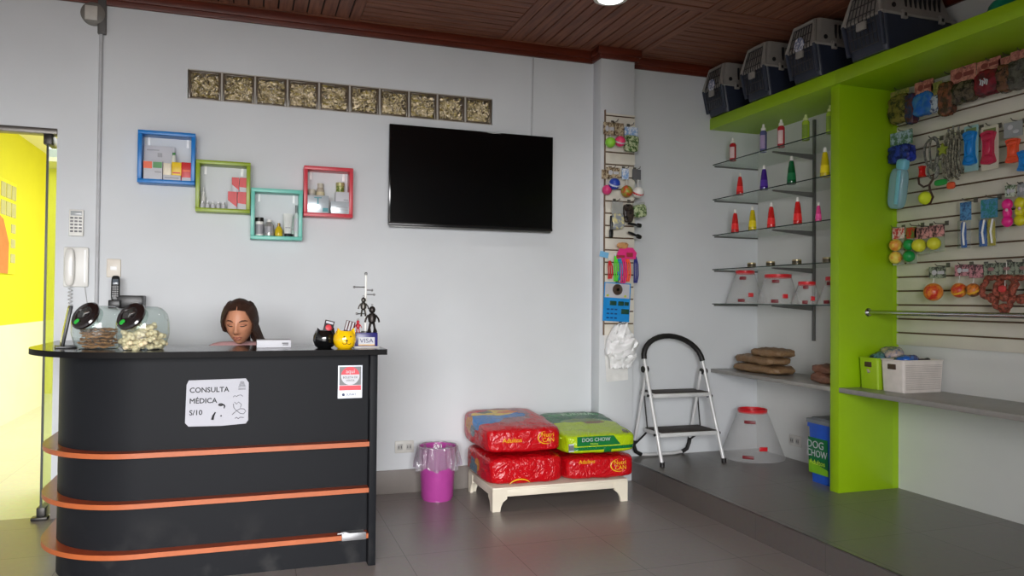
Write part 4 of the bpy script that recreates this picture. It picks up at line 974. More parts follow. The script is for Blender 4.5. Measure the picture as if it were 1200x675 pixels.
def ball_toy(loc, rz, r, m, hm, hw, hh, drop, label, cat='ball toy', n=1, cord=True, group=None, stripe=None, pm=None):
    t = thing('ball_toy', label, cat, loc, rz, group)
    if hm is not None: hcard(t, hw, hh, -hh, hm, pm)
    for q in range(n):
        zc = -drop - q * 2.05 * r
        b_ = obj('ball', G().ell((0, -r * 0.6, zc), (r, r, r), 24, 14), m if not isinstance(m, list) else m[q], t)
        if stripe is not None: obj('stripe_band', G().lathe([(r * 0.985, -r * 0.16), (r * 1.015, 0), (r * 0.985, r * 0.16)], (0, -r * 0.6, zc), 24, m=Matrix.Translation((0, -r * 0.6, zc)) @ Matrix.Rotation(0.6, 4, 'X') @ Matrix.Translation((0, r * 0.6, -zc))), stripe, b_)
    if cord and drop - r > hh: obj('string', G().cyl((0, -r * 0.5, -hh), (0, -r * 0.6, -drop + r), 0.003, n=6), mat('string_white', (222, 220, 214), 0.6), t)
    return t
def bone_shape(w, h, th):
    g = G(); pts = []
    n = 28
    for q in range(n + 1):
        f = q / n; zz = -h / 2 + h * f
        e = abs(2 * f - 1)
        ww = w * (0.30 + 0.20 * (max(0, (e - 0.35) / 0.65)) ** 1.1) * (math.sqrt(max(0.0, 1 - max(0, (e - 0.80) / 0.20) ** 2)) if e > 0.8 else 1)
        pts.append((max(ww, 0.002), zz))
    g.prism([(a, z) for a, z in pts] + [(-a, z) for a, z in reversed(pts)], -th, 0, 'y')
    for (zz) in (-h * 0.32, h * 0.32): g.ell((0, -th, zz), (w * 0.34, th * 0.45, h * 0.11), 14, 6)
    g.ell((0, -th, 0), (w * 0.2, th * 0.35, h * 0.22), 12, 6)
    return g
def bone_toy(loc, rz, w, h, m, cm, label, cat='rubber bone toy', cw=None, chh=None):
    t = thing('bone_toy', label, cat, loc, rz)
    if cm is not None:
        obj('backing_card', G().prism(rrect(cw, chh, 0.006), 0.0, 0.003, 'y'), cm, t)
        obj('card_print', G().b(-cw * 0.36, cw * 0.36, -0.001, 0.0, chh * 0.36, chh * 0.44), mat('card_olive', (110, 130, 70), 0.5), t)
    obj('bone', bone_shape(w, h, 0.022), m, t)
    return t
def collar(loc, rz, label, m, loops, hm=None, r=0.008, cat='dog collar'):
    t = thing('dog_collar', label, cat, loc, rz)
    for (cx, cz, rx, rz_, y) in loops:
        obj('strap_loop', G().tube([(cx + rx * math.cos(a), y + 0.006 * math.sin(2 * a), cz + rz_ * math.sin(a)) for a in [2 * PI * q / 24 for q in range(24)]], r, 6, closed=True, flat=0.5), m, t)
    if hm is not None: hcard(t, 0.08, 0.05, -0.02, hm)
    return t

# ---- goods on the pillar panel
Pz = 'narrow pillar panel'
PY = PYF - 0.018
for x, z in ((2.75, 2.885), (2.89, 2.87), (2.73, 2.515), (2.85, 2.52), (2.95, 2.52), (2.77, 2.255), (2.90, 2.255), (2.83, 1.90), (2.80, 1.60), (2.83, 1.272)):
    hook((x if x < 2.96 else 2.95, PY, z), 0, Pz, 0.085)
DKH = mat_print('header_dark', [(34, 30, 28), (196, 180, 150), (90, 66, 44)], 45, 0.4, bump=0)
BWH = mat_print('header_blue_white', [(226, 230, 236), (120, 160, 210), (226, 230, 236)], 40, 0.4, bump=0)
GNB = mat_print('bag_greenish', [(84, 120, 50), (190, 200, 160), (60, 90, 40)], 40)
y0 = PY - 0.06
ball_toy((2.69, y0, 2.875), 0, 0.042, mat('ball_lime', (140, 206, 60), 0.35), DKH, 0.1, 0.10, 0.165, 'lime green ball hanging at the top left of the pillar panel', pm=PAPER)
ball_toy((2.775, y0, 2.875), 0, 0.043, mat('ball_pink', (226, 60, 110), 0.35), DKH, 0.085, 0.10, 0.15, 'pink ball hanging at the top centre of the pillar panel', stripe=PAPER)
pack((2.885, y0, 2.852), 0, 0.12, 0.205, 0.07, 0.05, GNB, BWH, 'green and brown toy bag under a blue and white card on the pillar panel', 'toy pack', seed=3)
ball_toy((2.722, y0 - 0.01, 2.515), 0, 0.046, mat('ball_blue', (40, 70, 170), 0.3), DKH, 0.12, 0.082, 0.135, 'blue ball hanging on the pillar panel', stripe=mat('ball_white_stripe', (210, 220, 235), 0.3), pm=PAPER)
ball_toy((2.675, y0 + 0.025, 2.50), 0, 0.04, mat('ball_magenta', (214, 60, 120), 0.3), DKH, 0.07, 0.075, 0.165, 'magenta ball behind the blue ball on the pillar panel')
ball_toy((2.835, y0, 2.515), 0, 0.048, mat_print('ball_green_red', [(90, 160, 50), (190, 60, 40), (120, 170, 60)], 14, 0.3, bump=0), BWH, 0.06, 0.088, 0.187, 'green and red ball hanging in the middle row of the pillar panel')
ball_toy((2.938, y0, 2.515), 0, 0.046, mat('ball_white', (226, 224, 220), 0.3), mat('header_grey', (92, 92, 96), 0.5), 0.075, 0.083, 0.19, 'red, white and teal ball at the right of the pillar panel', stripe=mat('ball_red_band', (206, 40, 50), 0.3))
pack((2.765, y0 - 0.005, 2.245), 0, 0.1, 0.225, 0.10, 0.05, mat_print('bag_yellow_grey', [(216, 196, 70), (130, 140, 160), (226, 214, 150)], 22), mat_clear('clear_tube', (226, 228, 226), 0.9, 0.3), 'yellow and grey toy pack hanging on the pillar panel', 'toy pack', seed=5)
pack((2.862, y0 - 0.005, 2.245), 0, 0.078, 0.165, 0.02, 0.045, mat_print('bag_black', [(26, 24, 24), (70, 60, 54), (26, 24, 24)], 26), None, 'black toy pack hanging on the pillar panel', 'toy pack', seed=6)
pack((2.955, y0 - 0.005, 2.248), 0, 0.11, 0.125, 0.02, 0.035, GNB, mat('header_clear_grey', (170, 172, 168), 0.4), 'olive green toy pack at the right edge of the pillar panel', 'toy pack', seed=7, tilt=-0.15)
def brush(loc, label, ln, tilt, m):
    t = thing('grooming_brush', label, 'grooming brush', loc, 0); t.rotation_euler = (0, tilt, 0)
    obj('handle', G().tube([(0, -0.008, 0), (0, -0.012, -ln * 0.3), (0, -0.01, -ln * 0.62)], [0.008, 0.011, 0.009], 10), m, t)
    obj('brush_head', G().pillow((0, -0.01, -ln * 0.8), (0.035, 0.02, ln * 0.42), 8, 3.0), m, t)
    return t
brush((2.709, y0, 2.13), 'black grooming tool hanging upright at the left of the pillar panel', 0.175, 0, BLACK)
brush((2.86, y0, 2.075), 'black grooming brush lying sideways below the black toy pack', 0.12, -1.45, BLACK)
brush((2.86, y0, 2.005), 'lowest black grooming brush on the pillar panel, just above the leashes', 0.125, -1.25, BLACK)
# bright leashes
def leash(x, z, ln, m, label, w=0.011, yy=0.0):
    t = thing('dog_leash', label, 'leash', (x, y0 - 0.005 + yy, z))
    g = G()
    for q in range(3):
        off = (q - 1) * w * 1.3
        g.tube([(off * 0.3, 0, 0), (off, -0.008 - 0.004 * q, -ln * 0.3), (off * 1.2 + 0.004, -0.01, -ln * 0.7), (off * 0.8, -0.004, -ln)], w * 0.75, 6, flat=0.55)
    obj('webbing', g, m, t)
    obj('clip', G().tube([(0, 0, 0.0), (0, 0, 0.02)], 0.005, 8), STEEL, t)
    return t
t = thing('toy_header', 'pink header card above the bright leashes on the pillar panel', 'header card', (2.835, y0 - 0.02, 1.88))
obj('card', G().prism([(-0.085, -0.09), (0.085, -0.09), (0.095, -0.04), (0.06, 0.0), (-0.05, 0.0), (-0.075, -0.04)], -0.004, 0, 'y'), mat('card_hot_pink', (226, 50, 130), 0.4), t)
obj('card_window', G().b(0.005, 0.06, -0.006, -0.004, -0.075, -0.04).b(-0.085, -0.01, -0.006, -0.004, -0.082, -0.062), mat('card_window_red', (160, 50, 60), 0.4), t)
obj('straw_tuft', G().pillow((-0.03, 0.0, 0.016), (0.1, 0.03, 0.05), 8, 2.5, 0.012, 40, 4), mat('straw_orange', (206, 150, 96), 0.6), t)
for x, ln, col, nm in ((2.748, 0.2, (90, 226, 50), 'lime green'), (2.781, 0.19, (40, 150, 200), 'light blue'), (2.812, 0.215, (226, 50, 130), 'hot pink'), (2.853, 0.2, (250, 96, 60), 'orange-red'), (2.925, 0.21, (32, 40, 130), 'dark blue'), (2.70, 0.14, (206, 30, 40), 'red')):
    leash(x, 1.81 if nm != 'red' else 1.77, ln, mat('webbing_' + nm.replace(' ', '_').replace('-', '_'), col, 0.55), nm + ' dog leash hanging in the bunch on the pillar panel', 0.014 if nm in ('orange-red', 'hot pink') else 0.011, -0.004 * (x * 100 % 3))
t = thing('small_card', 'small light blue card at the left of the bright leashes', 'card', (2.672, y0 + 0.03, 1.845), 0); t.rotation_euler = (0, 0.2, 0)
obj('card', G().b(-0.038, 0.038, -0.003, 0, -0.045, 0.0), mat('card_sky', (120, 184, 226), 0.4), t)
# blue bowl card
t = thing('blister_card', 'white and blue blister card with a round dark bowl on the pillar panel', 'packaged toy', (2.795, PY - 0.02, 1.60)); t.rotation_euler = (0, 0.05, 0)
obj('blue_card', G().b(-0.118, 0.118, -0.004, 0, -0.31, 0.0), mat('card_bright_blue', (24, 140, 214), 0.4), t)
obj('white_panel', G().b(-0.11, 0.108, -0.006, -0.004, -0.122, -0.008), PAPER, t)
obj('bowl_picture', G().lathe([(0.012, 0.012), (0.03, 0.016), (0.045, 0.0), (0.0, 0.0)], n=24, m=Matrix.Translation((0.0, -0.006, -0.055)) @ Matrix.Rotation(PI / 2, 4, 'X')), mat('bowl_dark', (74, 58, 48), 0.35), t)
g = G()
for x in (-0.085, 0.07): g.ell((x, -0.006, -0.105), (0.012, 0.002, 0.01), 10, 6)
obj('yellow_mark', g, mat('mark_yellow_green', (190, 200, 70), 0.4), t)
g = G()
for x, z, w_, h_ in ((-0.035, -0.165, 0.06, 0.035), (0.035, -0.165, 0.05, 0.035), (0.085, -0.165, 0.04, 0.03), (0.075, -0.228, 0.07, 0.04)): g.b(x - w_ / 2, x + w_ / 2, -0.012, -0.004, z - h_ / 2, z + h_ / 2, 0.004)
obj('blister', g, mat('blister_green', (34, 74, 60), 0.25), t)
for r_ in range(3):
    g = G()
    for c_ in range(3): g.b(-0.086 + c_ * 0.035, -0.064 + c_ * 0.035, -0.006, -0.004, -0.221 - r_ * 0.034, -0.209 - r_ * 0.034)
    g.b(-0.09, 0.01, -0.0045, -0.0038, -0.2155 - r_ * 0.034, -0.2145 - r_ * 0.034)
    obj('print_row', g, mat('ink_dark_blue', (20, 70, 130), 0.4), t)
# plastic carrier bag and paper
def carrier_bag():
    g = G(); nu, nv = 40, 40; vs = []
    for a in range(nu + 1):
        row = []
        for c_ in range(nv + 1):
            u_ = 2 * PI * a / nu; v = c_ / nv
            w = 0.055 + 0.085 * math.sin(min(1, v * 1.7) * PI / 2) - 0.05 * v ** 3
            d_ = 0.02 + 0.03 * math.sin(v * PI)
            p = Vector((w * math.cos(u_), d_ * math.sin(u_), -0.34 * v))
            nn = (abs(noise.noise(Vector((p.x * 16, p.z * 9, 3)))) - 0.2) * 0.075 + (abs(noise.noise(Vector((p.x * 40, p.z * 20, 8)))) - 0.2) * 0.035
            row.append(g.bm.verts.new(p + Vector((nn * 0.6, -abs(nn) * (1 if math.sin(u_) < 0 else -0.2), nn * 0.8))))
        vs.append(row)
    for a in range(nu):
        for c_ in range(nv): g.bm.faces.new((vs[a][c_], vs[a + 1][c_], vs[a + 1][c_ + 1], vs[a][c_ + 1]))
    return g
t = thing('plastic_bag', 'crumpled white plastic carrier bag hanging below the slatted pillar panel', 'plastic bag', (2.815, PY - 0.05, 1.27))
bagm = mat('bag_film_white', (236, 236, 236), 0.3, bump=0.6, bscale=45)
obj('bag_body', carrier_bag(), bagm, t)
for q in (-1, 1): obj('bag_handle', G().tube([(q * 0.05, -0.01, -0.03), (q * 0.03, -0.012, 0.0), (0.0, -0.012, 0.008)], [0.02, 0.012, 0.006], 8, flat=0.4), bagm, t)
t = thing('hanging_paper', 'white sheet hanging behind the plastic carrier bag on the pillar', 'paper', (2.79, PYF - 0.006, 1.185)); t.rotation_euler = (0, -0.07, 0)
obj('sheet', G().b(-0.10, 0.095, -0.003, 0, -0.375, 0.0), mat('sheet_offwhite', (226, 225, 222), 0.5), t)
# ------------------------------------------------------------------ lime display unit
X0 = 3.80
t = thing('display_unit', 'lime green display unit of one upright and a deep top shelf', 'display unit')
obj('upright', G().b(X0, NX, 4.19, 4.272, 0.162, 2.955, 0.002).b(NX - 0.002, RX, 4.19, 4.2, 0.162, 2.955), LIME, t)
obj('top_shelf', G().b(X0 - 0.03, NX, 4.2, WY, 2.95, 3.045, 0.002).b(X0 - 0.03, RX, FY + 0.3, 4.2, 2.95, 3.045, 0.002), LIME, t)
GSH = mat('grey_stone_shelf', (146, 143, 138), 0.35, var=0.08, scale=20)
tag(obj('stone_shelf', G().b(X0 - 0.01, NX, 4.272, WY, 0.845, 0.875, 0.003), GSH), 'grey stone shelf with brown sacks in the left recess', 'shelf')
tag(obj('stone_shelf', G().b(X0, RX, FY + 0.3, 4.19, 0.845, 0.878, 0.003), GSH), 'grey stone shelf under the baskets, right of the lime upright', 'shelf')
# slat wall, right bay
t = slat_panel('right_slat_wall', 3.6, 1.167, 2.95, 1.251, 0.0966, 'white slatted display wall hung with pet toys', (RX, 4.19, 0), -PI / 2)
SX = RX - 0.018
# hanging rail
t = thing('hanging_rail', 'chrome hanging rail across the slatted wall', 'rail', (4.05, 4.19, 1.391))
obj('tube', G().cyl((0, -0.004, 0), (0, -3.6, 0), 0.0165, n=18), CHROME, t)
obj('flange', G().lathe([(0, 0), (0.03, 0), (0.03, 0.006), (0.022, 0.016), (0, 0.016)], n=24, m=Matrix.Rotation(PI / 2, 4, 'X')), CHROME, t)

# ------------------------------------------------------------------ glass shelves
GL = mat_clear('shelf_glass', (250, 253, 251), 0.2, 0.03, 0.08); GLE = mat('glass_edge_green', (36, 52, 46), 0.2)
GREYM = mat('standard_grey', (112, 112, 110), 0.45, 0.3)
SZ = [2.648, 2.345, 2.035, 1.738, 1.441]
nm = ['topmost', 'second from top', 'middle', 'second from bottom', 'lowest']
hold = ['five spray and shampoo bottles', 'four coloured shampoo bottles', 'red, yellow and pink bottles', 'four small tins', 'clear pet cones']
YS = 4.97
for k, z in enumerate(SZ):
    t = thing('glass_shelf', '%s glass shelf in the recess, carrying %s' % (nm[k], hold[k]), 'shelf', (0, 0, z), 0, 'glass shelves in the recess')
    obj('pane', G().b(X0 + 0.003, NX - 0.01, 4.275, WY - 0.004, -0.008, 0), GL, t)
    obj('front_edge', G().b(X0, X0 + 0.003, 4.275, WY - 0.004, -0.008, 0), GLE, t)
    g = G().prism([(NX - 0.03, -0.01), (X0 + 0.06, -0.01), (X0 + 0.06, -0.02), (NX - 0.03, -0.05)], YS - 0.008, YS + 0.008, 'y')
    obj('bracket_arm', g, GREYM, t)
    g = G().b(NX - 0.45, NX - 0.005, WY - 0.012, WY - 0.001, -0.022, -0.009); obj('wall_ledge', g, GREYM, t)
t = thing('shelf_standard', 'vertical grey slotted wall standard holding the glass shelves', 'shelf standard', (NX, YS, 0))
obj('upright_channel', G().b(-0.022, 0, -0.010, 0.010, 1.15, 2.92, 0.002), GREYM, t)

# bottles on the glass shelves
BX = 3.86
CAPW = mat('cap_white', (232, 230, 224), 0.35)
def shampoo(y, z, h, col, mname, label, x=BX):
    m = mat(mname, col, 0.22, coat=0.4)
    t = thing('shampoo_bottle', label, 'bottle', (x, y, z), 0)
    s_ = h / 0.2; SC = Matrix.Diagonal((s_ * 0.86, s_ * 0.86, s_, 1))
    obj('body', G().lathe([(0, 0), (0.033, 0), (0.037, 0.008), (0.036, 0.03), (0.028, 0.11), (0.020, 0.155), (0.014, 0.168), (0, 0.168)], n=24, m=SC), m, t)
    obj('cap', G().lathe([(0.0135, 0.166), (0.0145, 0.168), (0.0125, 0.192), (0.009, 0.2), (0, 0.2)], n=18, m=SC), CAPW, t)
    obj('label_patch', G().lathe([(0.0361 + 0.0006, 0.03), (0.0315 + 0.0006, 0.08)], n=24, m=SC), mat(mname + '_label', tuple(min(255, int(c * 1.12 + 14)) for c in col), 0.3), t)
def spray(y, z, h, col, mname, label, capcol=(232, 230, 224), lab=(230, 200, 200)):
    m = mat(mname, col, 0.25)
    t = thing('spray_bottle', label, 'bottle', (BX, y, z), 0)
    obj('body', G().lathe([(0, 0), (0.026, 0), (0.027, 0.006), (0.027, h * 0.70), (0.022, h * 0.75), (0.013, h * 0.78), (0, h * 0.78)], n=22), m, t)
    obj('cap', G().lathe([(0.014, h * 0.77), (0.019, h * 0.78), (0.019, h * 0.86), (0.010, h * 0.90), (0.009, h), (0, h)], n=18), mat(mname + '_cap', capcol, 0.35), t)
    obj('label_patch', G().prism([(0.0278 * math.cos(a), 0.0278 * math.sin(a)) for a in [math.radians(170 + 90 * q / 10) for q in range(11)]] + [(0.0268 * math.cos(a), 0.0268 * math.sin(a)) for a in [math.radians(260 - 90 * q / 10) for q in range(11)]], h * 0.12, h * 0.6), mat(mname + '_label', lab, 0.35), t)
spray(5.49, SZ[0], 0.195, (192, 40, 50), 'spray_red', 'red spray bottle nearest the corner on the topmost glass shelf')
spray(5.085, SZ[0], 0.225, (88, 92, 140), 'spray_violet', 'violet-blue spray bottle with tall white cap on the topmost glass shelf', lab=(170, 150, 190))
spray(4.87, SZ[0], 0.215, (196, 44, 56), 'spray_crimson', 'red spray bottle right of the violet one on the topmost glass shelf')
spray(4.595, SZ[0], 0.19, (164, 196, 60), 'spray_lime', 'lime green bottle left of the grey wall standard on the topmost shelf', (206, 220, 150), (120, 150, 40))
spray(4.345, SZ[0], 0.20, (164, 196, 60), 'spray_lime', 'lime green bottle next to the lime upright on the topmost shelf', (206, 220, 150), (120, 150, 40))
BR, BP, BG, BY, BK = (214, 34, 34), (66, 32, 136), (8, 92, 50), (206, 186, 14), (226, 70, 140)
shampoo(5.39, SZ[1], 0.185, BR, 'shampoo_red', 'red shampoo bottle at the left of the second glass shelf')
shampoo(5.075, SZ[1], 0.20, BP, 'shampoo_purple', 'purple shampoo bottle on the second glass shelf')
shampoo(4.75, SZ[1], 0.215, BG, 'shampoo_green', 'dark green shampoo bottle on the second glass shelf')
shampoo(4.395, SZ[1], 0.215, BY, 'shampoo_yellow', 'yellow shampoo bottle near the lime upright on the second glass shelf')
shampoo(5.455, SZ[2], 0.20, BR, 'shampoo_red', 'red shampoo bottle left of the yellow one on the middle glass shelf')
shampoo(5.22, SZ[2], 0.2, BY, 'shampoo_yellow', 'yellow shampoo bottle on the middle glass shelf')
shampoo(4.985, SZ[2], 0.2, BR, 'shampoo_red', 'red shampoo bottle just right of the yellow one on the middle glass shelf')
shampoo(4.68, SZ[2], 0.205, BR, 'shampoo_red', 'red shampoo bottle beside the pink one on the middle glass shelf')
shampoo(4.46, SZ[2], 0.14, BK, 'shampoo_pink', 'small pink bottle on the middle glass shelf')
t = thing('pump_bottle', 'dark pump bottle half hidden by the lime upright on the middle shelf', 'bottle', (3.93, 4.36, SZ[2]))
obj('body', G().lathe([(0, 0), (0.03, 0), (0.03, 0.1), (0.012, 0.125), (0, 0.125)], n=20), mat('bottle_dark', (46, 50, 36), 0.3), t)
obj('pump', G().cyl((0, 0, 0.12), (0, 0, 0.17), 0.006, n=10).b(-0.035, 0.01, -0.008, 0.008, 0.165, 0.178, 0.003), BLACK, t)
for k, y in enumerate((5.27, 5.03, 4.725, 4.40)):
    t = thing('small_tin', ['round tin nearest the corner', 'second round tin from the corner', 'round tin just left of the grey wall standard', 'round tin next to the lime upright'][k] + ' on the shelf above the cones', 'tin', (3.89, y, SZ[3]), 0, 'tins on the glass shelf')
    obj('can', G().lathe([(0, 0), (0.034, 0), (0.034, 0.038), (0.031, 0.04), (0, 0.038)], n=24), mat('tin_gold', (186, 170, 130), 0.3, 0.5), t)
    obj('label_band', G().lathe([(0.0345, 0.006), (0.0345, 0.03)], n=24), mat('tin_dark_label', (70, 60, 40) if k < 3 else (60, 84, 50), 0.4), t)

# ------------------------------------------------------------------ pet cones
CONE = mat_clear('cone_plastic', (250, 250, 250), 0.35, 0.13, 0.2)
CRED = mat('cone_red', (212, 30, 40), 0.35); CDK = mat('cone_dark_red', (120, 20, 30), 0.4)
def cone(x, y, z, rb, rt, h, label, a0=3.6):
    t = thing('pet_cone', label, 'pet cone', (x, y, z))
    obj('funnel', G().lathe([(rb, 0), (rt, h), (rt - 0.003, h), (rb - 0.003, 0)], n=44, close=True), CONE, t)
    obj('collar_band', G().lathe([(rt + 0.001, h - 0.026), (rt + 0.005, h - 0.02), (rt + 0.005, h + 0.006), (rt - 0.004, h + 0.008), (rt - 0.004, h - 0.026)], n=40, close=True), CRED, t)
    for f, m in ((0.78, CDK), (0.10, CDK)):
        r = rb + (rt - rb) * f
        obj('clip', G().box((0, -r - 0.006, h * f), (rb * 0.34, 0.014, 0.026), 0.005, m=Matrix.Rotation(a0 - 4.71, 4, 'Z')), m, t)
    r = rb + (rt - rb) * 0.25
    obj('clip', G().box((0, -r - 0.006, h * 0.27), (rb * 0.26, 0.014, 0.034), 0.006, m=Matrix.Rotation(a0 - 4.71 + 0.5, 4, 'Z')), CRED, t)
cone(3.995, 5.50, SZ[4], 0.165, 0.073, 0.275, 'tallest clear pet cone with red collar, at the corner end of the lowest glass shelf', 3.9)
cone(3.985, 5.06, SZ[4], 0.165, 0.098, 0.23, 'clear pet cone with wide red collar, second from the corner on the lowest glass shelf', 3.9)
cone(3.98, 4.72, SZ[4], 0.115, 0.058, 0.165, 'smallest clear pet cone with red collar, left of the wall standard', 3.9)
cone(4.0, 4.45, SZ[4], 0.12, 0.06, 0.195, 'clear pet cone with red collar partly hidden by the lime upright', 3.5)
cone(4.0, 5.40, PZ, 0.265, 0.115, 0.395, 'largest clear pet cone with red collar, standing on the platform floor', 3.95)

# ------------------------------------------------------------------ sacks on the left stone shelf
def mat_sack(nmx, c1, c2):
    return mat_print(nmx, [c1, c2, tuple(int(x * 0.8) for x in c1)], 60, 0.55, 0.4, 0.5)
SK1 = mat_sack('sack_brown', (168, 136, 98), (128, 98, 68)); SK2 = mat_sack('sack_reddish', (156, 108, 82), (108, 70, 54))
def sack(x, y, z, d, rz, m, label, seed, group=None):
    t = thing('treat_sack', label, 'sack', (x, y, z + d[2] / 2), rz, group)
    obj('filled_bag', G().pillow((0, 0, 0), (d[0], d[1], d[2] * 1.12), 18, 4.2, 0.022, 17, seed, 0.22), m, t)
    for q in (-1, 1): obj('sealed_end', G().box((q * d[0] * 0.485, 0, 0), (0.022, d[1] * 0.6, 0.02), 0.006), m, t)
sack(4.02, 5.28, 0.878, (0.56, 0.26, 0.066), PI / 2 + 0.05, SK1, 'bottom brown sack of the three piled near the recess corner', 2)
sack(4.02, 5.30, 0.948, (0.54, 0.25, 0.066), PI / 2 - 0.06, SK1, 'middle brown sack of the three piled near the recess corner', 5)
sack(4.02, 5.17, 1.018, (0.34, 0.22, 0.06), PI / 2 + 0.1, SK1, 'short top brown sack of the three piled near the recess corner', 9)
sack(4.0, 4.44, 0.878, (0.29, 0.26, 0.07), PI / 2, SK2, 'lower reddish brown sack beside the lime upright', 11)
sack(4.0, 4.45, 0.945, (0.27, 0.24, 0.06), PI / 2 + 0.04, SK2, 'upper reddish brown sack beside the lime upright', 14)

# ------------------------------------------------------------------ blue tub
t = thing('food_tub', 'blue dog food tub with grey lid beside the lime upright', 'tub', (4.02, 4.455, PZ))
TB = mat('tub_blue', (34, 84, 186), 0.3)
def taper(g, w0, d0, w1, d1, z0, z1, r, mi=0):
    a = [(u, v, z0) for u, v in rrect(w0, d0, r)]; b_ = [(u, v, z1) for u, v in rrect(w1, d1, r)]
    A = g.ring(a); B_ = g.ring(b_); k = len(A)
    g.bm.faces.new(A[::-1]).material_index = mi; g.bm.faces.new(B_).material_index = mi
    for q in range(k): g.bm.faces.new((A[q], A[(q + 1) % k], B_[(q + 1) % k], B_[q])).material_index = mi
    return g
g = taper(G(), 0.28, 0.20, 0.31, 0.245, 0.0, 0.415, 0.03); taper(g, 0.325, 0.262, 0.325, 0.262, 0.395, 0.425, 0.03); obj('tub_body', g, TB, t)
g = taper(G(), 0.335, 0.272, 0.335, 0.272, 0.425, 0.452, 0.03); taper(g, 0.29, 0.23, 0.28, 0.22, 0.452, 0.462, 0.03); obj('lid', g, mat('tub_lid_grey', (112, 116, 120), 0.35), t)
mt = Matrix.Translation((-0.1475, 0, 0.195)) @ Matrix.Rotation(math.radians(-2.1), 4, 'Y') @ Matrix.Rotation(-PI / 2, 4, 'Z')
obj('green_label', G().b(-0.11, 0.085, -0.004, 0.002, -0.13, 0.125, m=mt), mat('tub_label_green', (10, 104, 56), 0.35), t)
obj('label_lower', G().prism([(-0.11, -0.13), (0.085, -0.13), (0.085, -0.09), (-0.11, -0.04)], -0.0055, -0.0035, 'y', m=mt), mat('tub_label_lime', (120, 180, 30), 0.4), t)
def on(mt, x, z, y=-0.0065): return (mt @ Vector((x, y, z)))
RL = (PI / 2, 0, -PI / 2)
text('lettering', 'DOG', 0.075, on(mt, -0.035, 0.075), RL, PAPER, t); text('lettering', 'CHOW', 0.07, on(mt, -0.022, 0.012), RL, PAPER, t, sx=0.9)
text('lettering', 'Adultos', 0.05, on(mt, -0.02, -0.05, -0.0075), RL, mat('lime_ink', (190, 220, 60), 0.4), t)

